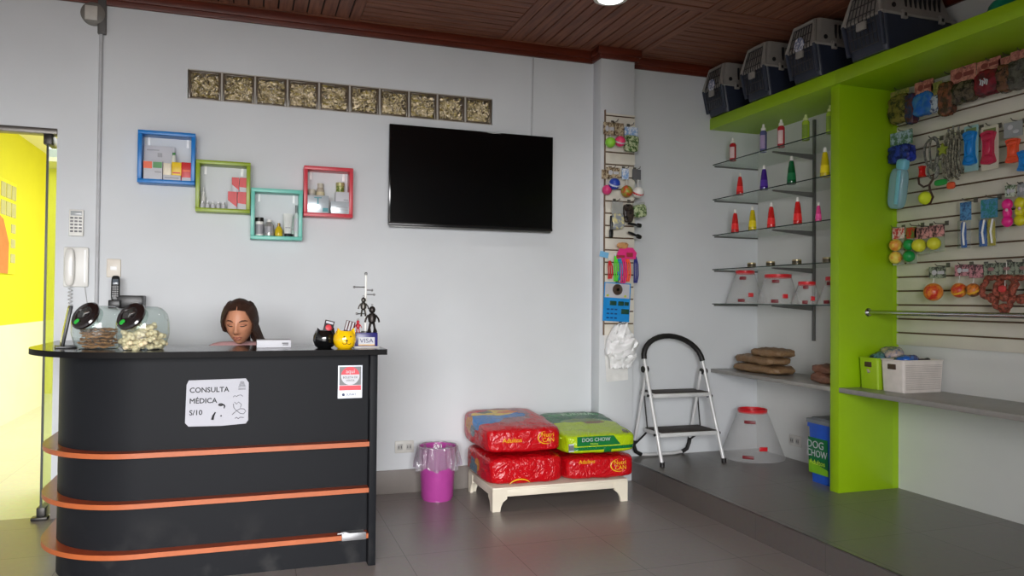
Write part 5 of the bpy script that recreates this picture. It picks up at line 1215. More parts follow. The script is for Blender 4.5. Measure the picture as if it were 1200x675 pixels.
# ------------------------------------------------------------------ pet carriers on the top shelf
CG = mat('carrier_grey', (150, 146, 140), 0.45); CN = mat('carrier_navy', (40, 46, 62), 0.4); CW = mat('carrier_wire', (70, 70, 72), 0.35, 0.6)
STKR = mat_print('carrier_sticker', [(220, 222, 228), (60, 80, 130), (220, 222, 228)], 30, 0.4, bump=0)
def carrier(y, w, h, L, label, sticker=True):
    """door faces the room (-x), body runs back along +x"""
    z0 = 3.046
    t = thing('pet_carrier', label, 'pet carrier', (3.68, y, z0))
    zm = h * 0.52
    def shell(za, zb, wa, wb, xa, xb, xc, xd, r):
        g = G(); n = 5
        A = [(xa + (xb - xa) * 0.5 + u, v, za) for u, v in rrect(xb - xa, wa, r)]; B_ = [(xc + (xd - xc) * 0.5 + u, v, zb) for u, v in rrect(xd - xc, wb, r)]
        a = g.ring(A); b_ = g.ring(B_); k = len(a)
        g.bm.faces.new(a[::-1]); g.bm.faces.new(b_)
        for q in range(k): g.bm.faces.new((a[q], a[(q + 1) % k], b_[(q + 1) % k], b_[q]))
        return g
    lo = obj('lower_shell', shell(0.0, zm, w * 0.9, w, 0.065, L - 0.03, 0.015, L, 0.04), CN, t)
    up = obj('upper_shell', shell(zm, h * 0.985, w * 0.98, w * 0.74, 0.02, L, 0.065, L - 0.06, 0.04), CG, t)
    obj('rim', G().box((L / 2 + 0.008, 0, zm), (L + 0.005, w + 0.018, 0.022), 0.008), CG, t)
    # ventilation slots on the near side of the upper shell
    n = 8; sl = G()
    for q in range(n):
        xx = L * 0.36 + q * L * 0.065
        sl.box((xx, -(w * 0.98 - 0.0 + w * 0.74) / 4 - 0.004, h * 0.76), (L * 0.028, 0.012, h * 0.24), 0.003, m=None)
    obj('vent_slots', sl, INK, up)
    # grey door frame arch and wire grille on the front
    fr = G()
    fr.tube([(0.012, -w * 0.46, zm), (0.05, -w * 0.33, h * 0.93), (0.052, w * 0.33, h * 0.93), (0.012, w * 0.46, zm)], 0.016, 8)
    obj('door_frame', fr, CG, t)
    for q in (-1, 1): obj('door_post', G().tube([(0.012, q * w * 0.46, zm), (0.052, q * w * 0.43, 0.03)], 0.015, 8), CN, t)
    ga = G(); nv, nh = 8, 6
    def X(z): return 0.002 + 0.045 * max(0, 1 - z / zm) if z < zm else 0.002 + (z - zm) / (h * 0.93 - zm) * 0.04
    for q in range(nv):
        yy = -w * 0.34 + w * 0.68 * q / (nv - 1)
        ga.tube([(X(0.05), yy, 0.05), (X(zm), yy, zm), (X(h * 0.88), yy * 0.88, h * 0.88)], 0.0032, 6)
    for q in range(nh):
        zz = 0.055 + (h * 0.88 - 0.055) * q / (nh - 1); ww = w * 0.34 * (1 if zz < zm else 1 - 0.12 * (zz - zm) / (h * 0.88 - zm))
        ga.tube([(X(zz), -ww, zz), (X(zz), ww, zz)], 0.004, 6)
    d_ = obj('wire_door', ga, CW, t)
    obj('door_latch', G().box((-0.006, -w * 0.05, h * 0.40), (0.02, w * 0.22, h * 0.12), 0.005), CG, d_)
    if sticker: obj('round_sticker', G().lathe([(0, 0), (w * 0.17, 0), (w * 0.17, 0.003), (0, 0.003)], n=28, m=Matrix.Translation((X(h * .6) - 0.006, 0.0, h * 0.58)) @ Matrix.Rotation(-PI / 2, 4, 'Y')), STKR, d_)
    for xx in (L * 0.30, L * 0.80):
        c_ = obj('side_clip', G().box((xx, -w * 0.5 - 0.008, zm - 0.005), (0.042, 0.02, 0.056), 0.004), CG, t)
        obj('clip_hole', G().box((xx, -w * 0.5 - 0.018, zm - 0.008), (0.018, 0.005, 0.022), 0.002), INK, c_)
    obj('top_handle', G().tube([(L * 0.36, 0, h * 0.98), (L * 0.38, 0, h * 1.04), (L * 0.58, 0, h * 1.04), (L * 0.60, 0, h * 0.98)], 0.012, 8), CG, t)
    obj('side_hole', G().lathe([(0, 0), (0.016, 0), (0.016, 0.004), (0, 0.004)], n=16, m=Matrix.Translation((L * 0.13 + 0.03, -w * 0.485, zm + 0.05)) @ Matrix.Rotation(PI / 2, 4, 'X')), INK, up)
carrier(5.545, 0.285, 0.425, 0.50, 'grey and navy pet carrier in the corner end of the top shelf, with round sticker')
carrier(5.0, 0.30, 0.43, 0.53, 'second grey and navy pet carrier from the recess corner on the top shelf', False)
carrier(4.455, 0.31, 0.42, 0.56, 'third grey and navy pet carrier from the recess corner, with round sticker')
carrier(3.88, 0.34, 0.44, 0.61, 'grey and navy pet carrier above the slatted wall, nearest of the four', False)
t = thing('plastic_bowl', 'teal green plastic bowl upside down at the near end of the top shelf', 'bowl', (4.10, 3.20, 3.046))
TG = mat('teal_plastic', (30, 150, 116), 0.35)
obj('bowl_shell', G().lathe([(0.125, 0), (0.12, 0.02), (0.095, 0.13), (0.08, 0.15), (0, 0.152)], n=36), TG, t)
obj('bowl_rim', G().lathe([(0.122, 0), (0.14, 0), (0.14, 0.012), (0.122, 0.014)], n=36, close=True), TG, t)

# ------------------------------------------------------------------ baskets
def basket(x0, x1, y0_, y1_, z, h, m, label, slots, side):
    t = thing('storage_basket', label, 'basket', ((x0 + x1) / 2, (y0_ + y1_) / 2, z))
    w, d = x1 - x0, y1_ - y0_
    g = G()
    A = rrect(w * 0.93, d * 0.93, 0.015, 4); B_ = rrect(w, d, 0.018, 4); Ci = rrect(w - 0.012, d - 0.012, 0.015, 4); D = rrect(w * 0.93 - 0.012, d * 0.93 - 0.012, 0.012, 4)
    R = [g.ring([(u, v, zz) for u, v in P]) for P, zz in ((A, 0), (B_, h), (Ci, h), (D, 0.008))]
    k = len(A)
    g.bm.faces.new(R[0][::-1]); g.bm.faces.new(R[3])
    for a in range(3):
        for q in range(k): g.bm.faces.new((R[a][q], R[a][(q + 1) % k], R[a + 1][(q + 1) % k], R[a + 1][q]))
    obj('basket_body', g, m, t)
    obj('rim', G().prism(rrect(w + 0.01, d + 0.01, 0.02, 4), h - 0.012, h + 0.002).b(-w / 2 + 0.02, w / 2 - 0.02, -d / 2 + 0.02, d / 2 - 0.02, h - 0.02, h - 0.011), m, t) if False else obj('rim', G().tube([(u, v, h) for u, v in B_], 0.006, 6, closed=True), m, t)
    if slots:
        s_ = G()
        for q in range(16):
            zz = 0.02 + q * (h - 0.05) / 15; f = 0.93 + 0.07 * zz / h
            s_.b(-w * f / 2 + 0.02, w * f / 2 - 0.02, -d * f / 2 - 0.002, -d * f / 2 + 0.003, zz, zz + 0.004)
        obj('weave_ribs', s_, mat('basket_shade', (180, 170, 164), 0.5), t)
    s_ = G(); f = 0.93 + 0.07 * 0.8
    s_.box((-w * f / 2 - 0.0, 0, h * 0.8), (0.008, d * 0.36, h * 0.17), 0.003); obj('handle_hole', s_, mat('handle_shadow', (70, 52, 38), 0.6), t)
    return t
basket(3.955, 4.30, 3.80, 3.985, 0.879, 0.205, mat('basket_white', (222, 214, 208), 0.5), 'white woven plastic basket filled with packs on the stone shelf', True, 0)
basket(3.945, 4.28, 4.0, 4.165, 0.879, 0.205, LIME2, 'lime green plastic basket between the white basket and the lime upright', False, 0)
P1 = mat_print('bag_mauve', [(150, 120, 116), (96, 110, 150), (190, 170, 160)], 26); P2 = mat_print('bag_cobalt', [(24, 70, 160), (40, 100, 190), (16, 40, 100)], 22)
P3 = mat_print('bag_teal_dark', [(40, 80, 96), (90, 140, 160), (30, 50, 60)], 26)
def loose(x, y, z, d, rz, m, label, seed):
    t = thing('snack_pack', label, 'snack pack', (x, y, z), rz); t.rotation_euler = (rnd.uniform(-.3, .3), rnd.uniform(-.3, .3), rz)
    obj('filled_bag', G().pillow((0, 0, 0), d, 10, 3.2, 0.012, 20, seed, 0.3), m, t)
    obj('sealed_end', G().box((d[0] * 0.48, 0, 0), (0.025, d[1] * 0.75, 0.006), 0.002), m, t)
loose(4.06, 4.09, 1.085, (0.17, 0.11, 0.06), 0.4, P3, 'dark teal pack lying in the lime green basket', 3)
loose(4.14, 4.07, 1.12, (0.2, 0.13, 0.07), 1.0, P1, 'mauve and blue pack heaped on top of the lime green basket', 4)
loose(4.05, 4.07, 1.0, (0.2, 0.13, 0.09), 0.0, P1, 'mauve pack lower down inside the lime green basket', 6)
loose(4.08, 3.90, 1.085, (0.17, 0.12, 0.06), 0.3, P2, 'cobalt blue pack at the left end of the white basket', 5)
loose(4.20, 3.89, 1.065, (0.12, 0.11, 0.05), 0.9, mat_print('bag_black_small', [(30, 28, 30), (60, 56, 60), (30, 28, 30)], 30), 'small black pack at the right end of the white basket', 7)
loose(4.12, 3.89, 1.0, (0.26, 0.14, 0.09), 0.1, P3, 'large teal pack lower down inside the white basket', 8)

# ------------------------------------------------------------------ goods on the right slat wall
GX = 4.22; RZ = -PI / 2
Rz_ = 'right slatted wall'
for y, z in ((4.10, 2.93), (3.89, 2.93), (3.70, 2.93), (3.57, 2.93), (3.41, 2.93), (3.30, 2.93), (3.21, 2.93), (4.07, 2.64), (3.82, 2.54), (3.66, 2.545), (3.53, 2.55), (3.41, 2.535), (3.25, 2.53), (3.57, 2.1), (3.41, 2.1), (3.275, 2.155), (3.21, 2.15), (4.13, 1.98), (3.97, 1.98), (3.90, 1.97), (3.78, 1.975), (3.77, 1.70), (3.60, 1.70), (3.50, 1.695), (3.35, 1.70), (3.25, 1.70)):
    hook((SX, y, z), RZ, Rz_, 0.10)
PKH = mat_print('header_salmon', [(186, 118, 106), (200, 136, 122), (150, 84, 76)], 34, 0.45, bump=0)
OLH = mat_print('header_olive', [(120, 140, 60), (170, 150, 90), (96, 110, 40)], 34, 0.45, bump=0)
def rp(y, zt, w, h, hh, th, m, hm, label, seed=1, cat='pet treat pack', dx=0.0, pm=None): return pack((GX - 0.0 - dx, y, zt), RZ, w, h, hh, th, m, hm, label, cat, None, seed, 0.0, pm)
rp(4.085, 2.925, 0.16, 0.235, 0.035, 0.06, mat_print('bag_olive_black', [(86, 104, 46), (126, 112, 56), (44, 48, 36)], 20), OLH, 'olive green pack hanging next to the lime upright in the top row', 3)
rp(3.985, 2.90, 0.075, 0.235, 0.03, 0.06, mat_print('bag_black_blue', [(26, 28, 40), (44, 50, 90), (80, 40, 40)], 24), None, 'narrow black-blue pack behind the olive pack in the top row', 4)
rp(3.885, 2.935, 0.15, 0.235, 0.085, 0.055, mat_print('bag_royal_blue', [(24, 84, 180), (30, 96, 190), (64, 120, 170)], 14), PKH, 'bright blue pack under a salmon card in the top row', 5, pm=mat('salmon_dark', (120, 50, 46), 0.5))
rp(3.785, 2.90, 0.085, 0.20, 0.09, 0.05, mat_print('bag_navy_white', [(40, 66, 130), (190, 200, 215), (36, 50, 100)], 26), OLH, 'navy pack with white marks under an olive card in the top row', 6)
rp(3.705, 2.905, 0.11, 0.25, 0.03, 0.06, mat_print('bag_rust', [(90, 46, 36), (58, 44, 32), (130, 74, 52)], 20), None, 'rust brown pack in the middle of the top row', 7)
rp(3.59, 2.945, 0.185, 0.235, 0.10, 0.055, mat_print('bag_black_gold', [(30, 26, 24), (96, 84, 66), (40, 32, 28)], 32), PKH, 'black and gold pack under a salmon card in the top row', 8, pm=mat('salmon_dark', (120, 50, 46), 0.5))
t = rp(3.415, 2.94, 0.16, 0.225, 0.07, 0.06, mat_print('bag_crimson_black', [(40, 26, 30), (128, 24, 42), (70, 22, 34)], 16), PKH, 'crimson pack with white streaks in the top row', 9, pm=mat('salmon_dark', (120, 50, 46), 0.5))
g = G()
for q in range(4): g.tube([(-0.03 + 0.014 * q, -0.036, -0.12 - 0.01 * (q % 2)), (-0.022 + 0.014 * q, -0.037, -0.135), (-0.028 + 0.014 * q, -0.036, -0.155 - 0.008 * (q % 2))], 0.004, 6)
obj('white_print', g, PAPER, t)
rp(3.31, 2.92, 0.085, 0.215, 0.05, 0.055, mat_print('bag_umber', [(70, 44, 34), (110, 70, 50), (40, 30, 26)], 22), PKH, 'umber brown pack right of the crimson pack in the top row', 10)
rp(3.215, 2.935, 0.12, 0.235, 0.06, 0.06, mat_print('bag_silver_black', [(34, 32, 32), (92, 88, 82), (44, 40, 38)], 20), PKH, 'black and silver pack at the right edge of the top row', 11)
# second row
t = rp(4.07, 2.635, 0.19, 0.225, 0.095, 0.07, mat_print('bag_deep_blue', [(24, 40, 140), (40, 60, 170), (16, 26, 90)], 26), mat_print('header_seafoam', [(110, 150, 150), (70, 110, 80), (170, 190, 210)], 30, 0.4, bump=0), 'deep blue pack under a seafoam card next to the lime upright', 12, 'toy pack')
t = thing('water_bottle', 'pale blue clear pet water bottle hanging next to the lime upright', 'water bottle', (GX - 0.03, 4.045, 2.43), RZ); t.rotation_euler = (0, 0.13, RZ)
obj('bottle_body', G().pillow((0, 0, -0.19), (0.125, 0.075, 0.28), 10, 4.0), mat_clear('blue_clear', (176, 216, 228), 0.8, 0.55, 0.1), t)
obj('neck', G().pillow((0.02, 0, -0.03), (0.08, 0.06, 0.08), 8, 3.5), mat('sky_plastic', (120, 190, 212), 0.3), t)
obj('inner_strip', G().b(0.02, 0.05, -0.045, -0.038, -0.3, -0.07, 0.002), mat('sky_strip', (130, 200, 222), 0.3), t)
CG1 = mat_print('collar_grey', [(110, 112, 104), (74, 76, 72), (140, 140, 130)], 60, 0.6, bump=0); CAMO = mat_print('webbing_camo', [(112, 112, 90), (66, 64, 52), (150, 146, 126)], 45, 0.6, bump=0)
collar((GX, 3.825, 2.54), RZ, 'grey dog harness loop with red bone tag hanging in the second row', CG1, [(0, -0.10, 0.055, 0.095, 0), (0.035, -0.11, 0.03, 0.11, -0.02), (0.02, -0.22, 0.04, 0.05, -0.01)], None, 0.012, 'dog harness')
bone_toy((GX - 0.03, 3.862, 2.325), RZ, 0.05, 0.075, RED, None, 'little red bone tag hanging on the grey harness', 'bone tag')
t = thing('ball_thrower', 'yellow tennis ball on a dark curved cord below the grey harness', 'ball toy', (GX - 0.02, 3.855, 2.15), RZ)
obj('ball', G().ell((0, 0, 0), (0.043, 0.043, 0.043), 24, 14), mat('tennis_yellow', (206, 224, 40), 0.7, bump=0.3, bscale=200), t)
obj('cord_loop', G().tube([(-0.055, 0, 0.14), (-0.05, 0, 0.10), (-0.015, 0, 0.075), (0.03, 0, 0.082), (0.062, 0, 0.12), (0.07, 0, 0.15)], 0.007, 8), mat('cord_brown', (62, 40, 30), 0.5), t)
obj('ball_holder', G().tube([(-0.02, 0.005, -0.04), (0.03, 0.01, -0.036), (0.05, 0.01, 0.0), (0.03, 0.005, 0.05), (0.03, 0, 0.08)], 0.007, 8), mat('cord_brown', (62, 40, 30), 0.5), t)
for q, (y, z, lab) in enumerate(((3.70, 2.55, 'left camouflage leash bunch'), (3.655, 2.56, 'middle camouflage leash bunch'), (3.605, 2.545, 'right camouflage leash bunch'))):
    t = thing('camo_leash', lab + ' hanging in the second row of the slatted wall', 'leash', (GX - 0.012 * q, y, z), RZ)
    g = G()
    for k in range(3):
        pts = [(0.0, 0, 0), (-0.02 + 0.02 * k, -0.01, -0.08), (-0.03 + 0.026 * k, -0.012 - 0.006 * k, -0.19), (-0.02 + 0.03 * k, -0.01, -0.28), (0.008 * k, 0, -0.31 + 0.02 * k)]
        g.tube(pts, 0.012, 6, flat=0.45)
    obj('webbing', g, CAMO, t)
    obj('clip', G().tube([(0, 0, 0), (0.004, 0, 0.025)], 0.006, 8), STEEL, t)
t = thing('star_toy', 'olive star-shaped tag on the camouflage leashes', 'tag', (GX - 0.06, 3.685, 2.435), RZ)
obj('star_body', G().prism([((0.042 if q % 2 == 0 else 0.02) * math.sin(2 * PI * q / 10), (0.042 if q % 2 == 0 else 0.02) * math.cos(2 * PI * q / 10)) for q in range(10)], -0.008, 0.004, 'y'), mat('olive_plastic', (136, 150, 40), 0.4), t)
t = thing('bone_tag', 'bright green tag at the bottom of the camouflage leashes', 'tag', (GX - 0.05, 3.71, 2.23), RZ)
obj('tag_body', G().pillow((0, 0, 0), (0.095, 0.02, 0.04), 8, 3), mat('bright_green_plastic', (20, 150, 60), 0.4), t)
t = thing('bone_tag', 'orange tag at the bottom of the camouflage leashes', 'tag', (GX - 0.05, 3.635, 2.20), RZ)
obj('tag_body', G().pillow((0, 0, 0), (0.06, 0.02, 0.045), 8, 3), mat('orange_plastic', (220, 84, 40), 0.4), t)
CARDB = mat('card_bluish', (150, 190, 190), 0.45); CARDW = mat('card_pale', (206, 202, 184), 0.45)
bone_toy((GX, 3.535, 2.42), RZ, 0.10, 0.215, mat('bone_blue', (14, 130, 214), 0.3), CARDB, 'bright blue rubber bone on a card in the second row', cw=0.098, chh=0.285)
bone_toy((GX, 3.41, 2.40), RZ, 0.105, 0.205, mat('bone_crimson', (190, 34, 74), 0.3), CARDW, 'crimson rubber bone on a pale card in the second row', cw=0.115, chh=0.265)
bone_toy((GX - 0.01, 3.245, 2.35), RZ, 0.095, 0.145, mat('bone_orange', (236, 82, 44), 0.3), None, 'orange rubber bone hanging at the right of the second row')
t = thing('toy_header', 'white and grey header card above the orange bone', 'header card', (GX, 3.25, 2.525), RZ)
obj('card', G().b(-0.065, 0.05, -0.003, 0, -0.09, 0.0), mat('header_silver', (150, 154, 158), 0.4), t)
obj('card_print', G().ell((-0.025, -0.004, -0.03), (0.018, 0.002, 0.016), 12, 6).ell((0.01, -0.004, -0.06), (0.02, 0.002, 0.012), 12, 6), PAPER, t)
bone_toy((GX - 0.01, 3.175, 2.28), RZ, 0.09, 0.12, mat('bone_blue', (14, 130, 214), 0.3), None, 'blue rubber bone at the right edge of the second row')
# third row
def brush_pack(y, zt, w, label, cols, cm):
    t = thing('toothbrush_pack', label, 'toothbrush pack', (GX, y, zt), RZ)
    obj('header_card', G().b(-w * 0.5, w * 0.5, -0.003, 0, -0.115, 0), cm, t)
    n = len(cols)
    for q, c_ in enumerate(cols):
        xo = (q - (n - 1) / 2) * w * 0.5
        b_ = obj('brush', G().pillow((xo - 0.006, -0.012, -0.20), (w * 0.42, 0.02, 0.16), 8, 3.6).b(xo - 0.01 - w * 0.18, xo + w * 0.18, -0.014, -0.004, -0.285, -0.235, 0.004), c_, t)
        obj('handle_stripe', G().tube([(xo + w * 0.12, -0.024, -0.125), (xo + 0.0, -0.025, -0.2), (xo + w * 0.08, -0.024, -0.27)], 0.006, 6), mat('bright_white', (250, 250, 250), 0.3), b_)
    obj('clear_cover', G().b(-w * 0.48, w * 0.48, -0.027, -0.002, -0.29, -0.115, 0.004), mat_clear('blister_clear', (240, 244, 246), 1.0, 0.03, 0.06), t)
TBB = mat('toothbrush_blue', (20, 96, 180), 0.3)
brush_pack(3.572, 2.09, 0.078, 'single blue toothbrush pack in the third row', [TBB], mat_print('header_tb_blue', [(60, 120, 180), (90, 150, 200), (40, 80, 130)], 40, 0.4, bump=0))
brush_pack(3.412, 2.09, 0.11, 'double toothbrush pack with blue and yellow brushes in the third row', [TBB, mat('toothbrush_yellow', (190, 176, 60), 0.3)], mat_print('header_tb_teal', [(44, 110, 170), (40, 130, 120), (80, 140, 190)], 40, 0.4, bump=0))
def squeaky(y, label, m, hm):
    t = thing('squeaky_toy', label, 'rubber toy', (GX, y, 2.155), RZ)
    hcard(t, 0.066, 0.07, -0.07, hm, PAPER)
    g = G()
    for zz, r in ((-0.115, 0.032), (-0.165, 0.027), (-0.215, 0.034)): g.ell((0, -0.025, zz), (r, 0.024, 0.034), 18, 10)
    obj('toy_body', g, m, t)
    obj('toy_knob', G().ell((0.012, -0.046, -0.15), (0.01, 0.006, 0.01), 10, 6), mat('toy_pale_spot', (236, 190, 210), 0.4), t)
squeaky(3.277, 'hot pink rubber toy under a green and white card in the third row', mat('toy_pink', (232, 34, 140), 0.3), mat_print('header_leaf', [(110, 160, 90), (206, 214, 200), (60, 90, 50)], 40, 0.4, bump=0))
squeaky(3.20, 'yellow rubber toy at the right edge of the third row', mat('toy_yellow', (214, 206, 30), 0.3), mat('header_silver', (150, 154, 158), 0.4))
# fourth row: balls in packs
REDW = mat_print('header_red_white', [(206, 40, 40), (236, 230, 226), (206, 40, 40)], 26, 0.4, bump=0); REDG = mat_print('header_red_green', [(190, 40, 34), (60, 130, 60), (190, 40, 34)], 22, 0.4, bump=0)
PNK = mat_print('header_pink_black', [(216, 136, 140), (226, 160, 160), (60, 30, 40)], 30, 0.4, bump=0)
BYO = mat_print('ball_yellow_orange', [(226, 196, 50), (236, 214, 90), (226, 130, 50)], 16, 0.4, bump=0)
def ball_pack(y, zt, label, m, hm, w, n, r, card):
    t = ball_toy((GX, y, zt), RZ, r, m, hm, w, 0.075, 0.12, label, n=n, cord=False)
    obj('backing_card', G().b(-w / 2, w / 2, 0.002, 0.004, -0.13 - 2.05 * r * (n - 1) - r, 0), card, t)
ball_pack(4.095, 1.975, 'pack of two yellow-orange balls hanging next to the lime upright', BYO, REDW, 0.10, 2, 0.042, mat_clear('pack_clear', (226, 232, 222), 0.8, 0.3))
ball_pack(3.985, 1.97, 'pack of two green balls hanging beside the yellow-orange balls', mat('ball_emerald', (24, 150, 70), 0.4), REDG, 0.085, 2, 0.038, mat_clear('pack_clear', (226, 232, 222), 0.8, 0.3))
ball_pack(3.90, 1.96, 'single yellow ball under a pink card, left of the other one', mat('ball_yellow', (214, 214, 50), 0.5), PNK, 0.12, 1, 0.044, mat_clear('pack_clear', (226, 232, 222), 0.8, 0.3))
ball_pack(3.785, 1.965, 'single yellow ball under a pink card, right of the other one', mat('ball_yellow', (214, 214, 50), 0.5), PNK, 0.115, 1, 0.041, mat_clear('pack_clear', (226, 232, 222), 0.8, 0.3))
# fifth row
HB = mat_print('header_black_green', [(26, 26, 24), (150, 160, 140), (40, 44, 36)], 36, 0.4, bump=0); HM = mat_print('header_black_pink', [(30, 26, 28), (206, 140, 150), (60, 40, 44)], 36, 0.4, bump=0)
FIRE = mat_print('ball_fire', [(206, 60, 34), (232, 150, 50), (196, 40, 34)], 12, 0.35, bump=0)
ball_toy((GX, 3.78, 1.695), RZ, 0.058, FIRE, HB, 0.125, 0.075, 0.165, 'large orange-red ball hanging below the yellow balls', pm=PAPER)
ball_toy((GX, 3.597, 1.70), RZ, 0.046, FIRE, HM, 0.105, 0.07, 0.16, 'left of the two small red and yellow balls in the lowest row', pm=PAPER, stripe=mat('ball_gold_band', (230, 180, 50), 0.4))
ball_toy((GX, 3.50, 1.695), RZ, 0.042, mat_print('ball_ember', [(190, 50, 34), (60, 40, 34), (226, 130, 50)], 14, 0.35, bump=0), HM, 0.095, 0.08, 0.155, 'right of the two small red and yellow balls in the lowest row', stripe=mat('ball_gold_band', (230, 180, 50), 0.4))
RPE = mat_print('rope_red_brown', [(140, 56, 44), (96, 50, 36), (176, 90, 70)], 60, 0.7, bump=0.4)
for q, (y, z, r, lab) in enumerate(((3.385, 1.55, 0.065, 'red-brown rope ring toy at the left of the rope cluster'), (3.29, 1.555, 0.06, 'red-brown rope ring toy in the middle of the rope cluster'), (3.20, 1.545, 0.065, 'red-brown rope ring toy at the right edge of the rope cluster'), (3.30, 1.475, 0.05, 'lowest red-brown rope ring toy of the rope cluster'))):
    t = thing('rope_toy', lab, 'rope toy', (GX - 0.015 * (q % 2), y, z), RZ)
    obj('rope_ring', G().tube([((r + 0.005 * math.sin(9 * a)) * math.cos(a), 0.012 * math.sin(3 * a) - 0.01, (r + 0.005 * math.sin(7 * a)) * math.sin(a)) for a in [2 * PI * k / 30 for k in range(30)]], 0.017, 8, closed=True), RPE, t)
    obj('rope_knot', G().pillow((0.01, -0.02, -r * 0.9), (0.06, 0.05, 0.06), 8, 2.4, 0.008, 30, q), RPE, t)
    obj('hang_cord', G().cyl((0, 0, r), (0, 0.0, 0.15), 0.003, n=6), mat('string_white', (222, 220, 214), 0.6), t)
t = thing('bone_tag', 'small red heart-like tag in the middle of the rope cluster', 'tag', (GX - 0.05, 3.29, 1.545), RZ)
obj('tag_body', G().pillow((0, 0, 0), (0.05, 0.02, 0.04), 8, 2.6), mat('tag_red', (206, 60, 60), 0.4), t)
for q, y in enumerate((3.39, 3.29, 3.19)):
    t = thing('toy_header', ['dark header card at the left of the rope toys', 'dark header card in the middle above the rope toys', 'dark header card at the right edge above the rope toys'][q], 'header card', (GX - 0.012, y, 1.70), RZ)
    obj('card', G().b(-0.048, 0.048, -0.003, 0, -0.072, 0.0), HB, t)
    obj('card_print', G().ell((0.0, -0.004, -0.036), (0.022, 0.002, 0.012), 12, 6), mat('header_print_rose', (150, 110, 110), 0.5), t)
# ------------------------------------------------------------------ the receptionist
SKIN = mat('skin_warm', (186, 128, 98), 0.5, var=0.05, scale=20)
HAIRM = mat('hair_dark_brown', (50, 30, 21), 0.5, var=0.3, scale=90)
PINK = mat('blouse_pink', (196, 150, 150), 0.7, bump=0.15)
JEAN = mat('trousers_navy', (40, 48, 72), 0.8)
HS = 1.15
HC = Vector((-0.047, 4.70, 1.312))
HM = Matrix.Translation(HC) @ Euler((math.radians(13), 0, math.radians(-11))).to_matrix().to_4x4() @ Matrix.Scale(HS, 4)
def gs(x, z, cx, cz, sx, sz): return math.exp(-((x - cx) / sx) ** 2 - ((z - cz) / sz) ** 2)
def head_pt(th, ph):
    """th: 0 at crown to PI at the neck; ph = 0 straight ahead (-y)"""
    sz = math.cos(th); s = math.sin(th)
    x = 0.068 * s * math.sin(ph); y = -0.094 * s * math.cos(ph); z = 0.112 * sz
    if z < 0:
        f = min(1, -z / 0.112)
        x *= 1 - 0.24 * f ** 1.5
        if y > 0: y *= 1 - 0.45 * f
        else: y *= 1 - 0.05 * f
    if y < 0:
        fr = max(0.0, math.cos(ph)) ** 0.5
        d = 0.0
        d += 0.020 * gs(x, z, 0, -0.028, 0.011, 0.015) + 0.011 * gs(x, z, 0, -0.004, 0.009, 0.022)         # nose tip and bridge
        d += 0.006 * (gs(x, z, 0.012, -0.033, 0.007, 0.008) + gs(x, z, -0.012, -0.033, 0.007, 0.008))       # nostril wings
        d -= 0.010 * (gs(x, z, 0.031, 0.006, 0.016, 0.011) + gs(x, z, -0.031, 0.006, 0.016, 0.011))        # eye sockets
        d += 0.006 * (gs(x, z, 0.031, 0.003, 0.012, 0.007) + gs(x, z, -0.031, 0.003, 0.012, 0.007))        # lids
        d += 0.004 * (gs(x, z, 0.03, 0.024, 0.02, 0.008) + gs(x, z, -0.03, 0.024, 0.02, 0.008))            # brow
        d += 0.005 * (gs(x, z, 0.042, -0.025, 0.018, 0.02) + gs(x, z, -0.042, -0.025, 0.018, 0.02))        # cheeks
        d += 0.007 * gs(x, z, 0, -0.058, 0.021, 0.006) + 0.008 * gs(x, z, 0, -0.070, 0.018, 0.006) - 0.004 * gs(x, z, 0, -0.064, 0.022, 0.003)
        d += 0.010 * gs(x, z, 0, -0.098, 0.02, 0.014)
        y -= d * fr
    return Vector((x, y, z))
def head_geo(g):
    nth, nph = 56, 72; rows = []
    for a in range(1, nth):
        rows.append([g.bm.verts.new(head_pt(PI * a / nth, 2 * PI * b_ / nph)) for b_ in range(nph)])
    top = g.bm.verts.new(head_pt(0, 0)); bot = g.bm.verts.new(head_pt(PI, 0))
    for a in range(len(rows) - 1):
        for b_ in range(nph): g.bm.faces.new((rows[a][b_], rows[a + 1][b_], rows[a + 1][(b_ + 1) % nph], rows[a][(b_ + 1) % nph]))
    for b_ in range(nph):
        g.bm.faces.new((top, rows[0][b_], rows[0][(b_ + 1) % nph])); g.bm.faces.new((bot, rows[-1][(b_ + 1) % nph], rows[-1][b_]))
    for s in (-1, 1):   # ears
        g.ell((s * 0.072, 0.008, -0.006), (0.008, 0.017, 0.03), 12, 8)
def skin_mesh(verts, edges, levels=2):
    me = bpy.data.meshes.new('tmp_skin'); me.from_pydata([v[0] for v in verts], edges, []); o = bpy.data.objects.new('tmp_skin', me); C.objects.link(o)
    md = o.modifiers.new('s', 'SKIN'); md.use_smooth_shade = True
    for i, v in enumerate(verts):
        r = v[1] if isinstance(v[1], tuple) else (v[1], v[1])
        me.skin_vertices[0].data[i].radius = r; me.skin_vertices[0].data[i].use_root = (i == 0)
    sb = o.modifiers.new('ss', 'SUBSURF'); sb.levels = levels; sb.render_levels = levels
    bpy.context.view_layer.update()
    dg = bpy.context.evaluated_depsgraph_get(); out = bpy.data.meshes.new_from_object(o.evaluated_get(dg))
    bpy.data.objects.remove(o); bpy.data.meshes.remove(me)
    return out
hx, hy = HC.x, HC.y
V = []; E_ = []
def add(p, r, par=None):
    V.append((Vector(p), r))
    if par is not None: E_.append((par, len(V) - 1))
    return len(V) - 1
pel = add((hx, 4.99, 0.62), (0.14, 0.105))
wai = add((hx, 4.96, 0.80), (0.115, 0.085), pel)
che = add((hx, 4.89, 0.99), (0.135, 0.095), wai)
col = add((hx, 4.835, 1.15), (0.085, 0.06), che)
nk1 = add((hx, 4.79, 1.20), (0.05, 0.05), col)
nk2 = add((hx + 0.0, 4.745, 1.245), (0.052, 0.052), nk1)
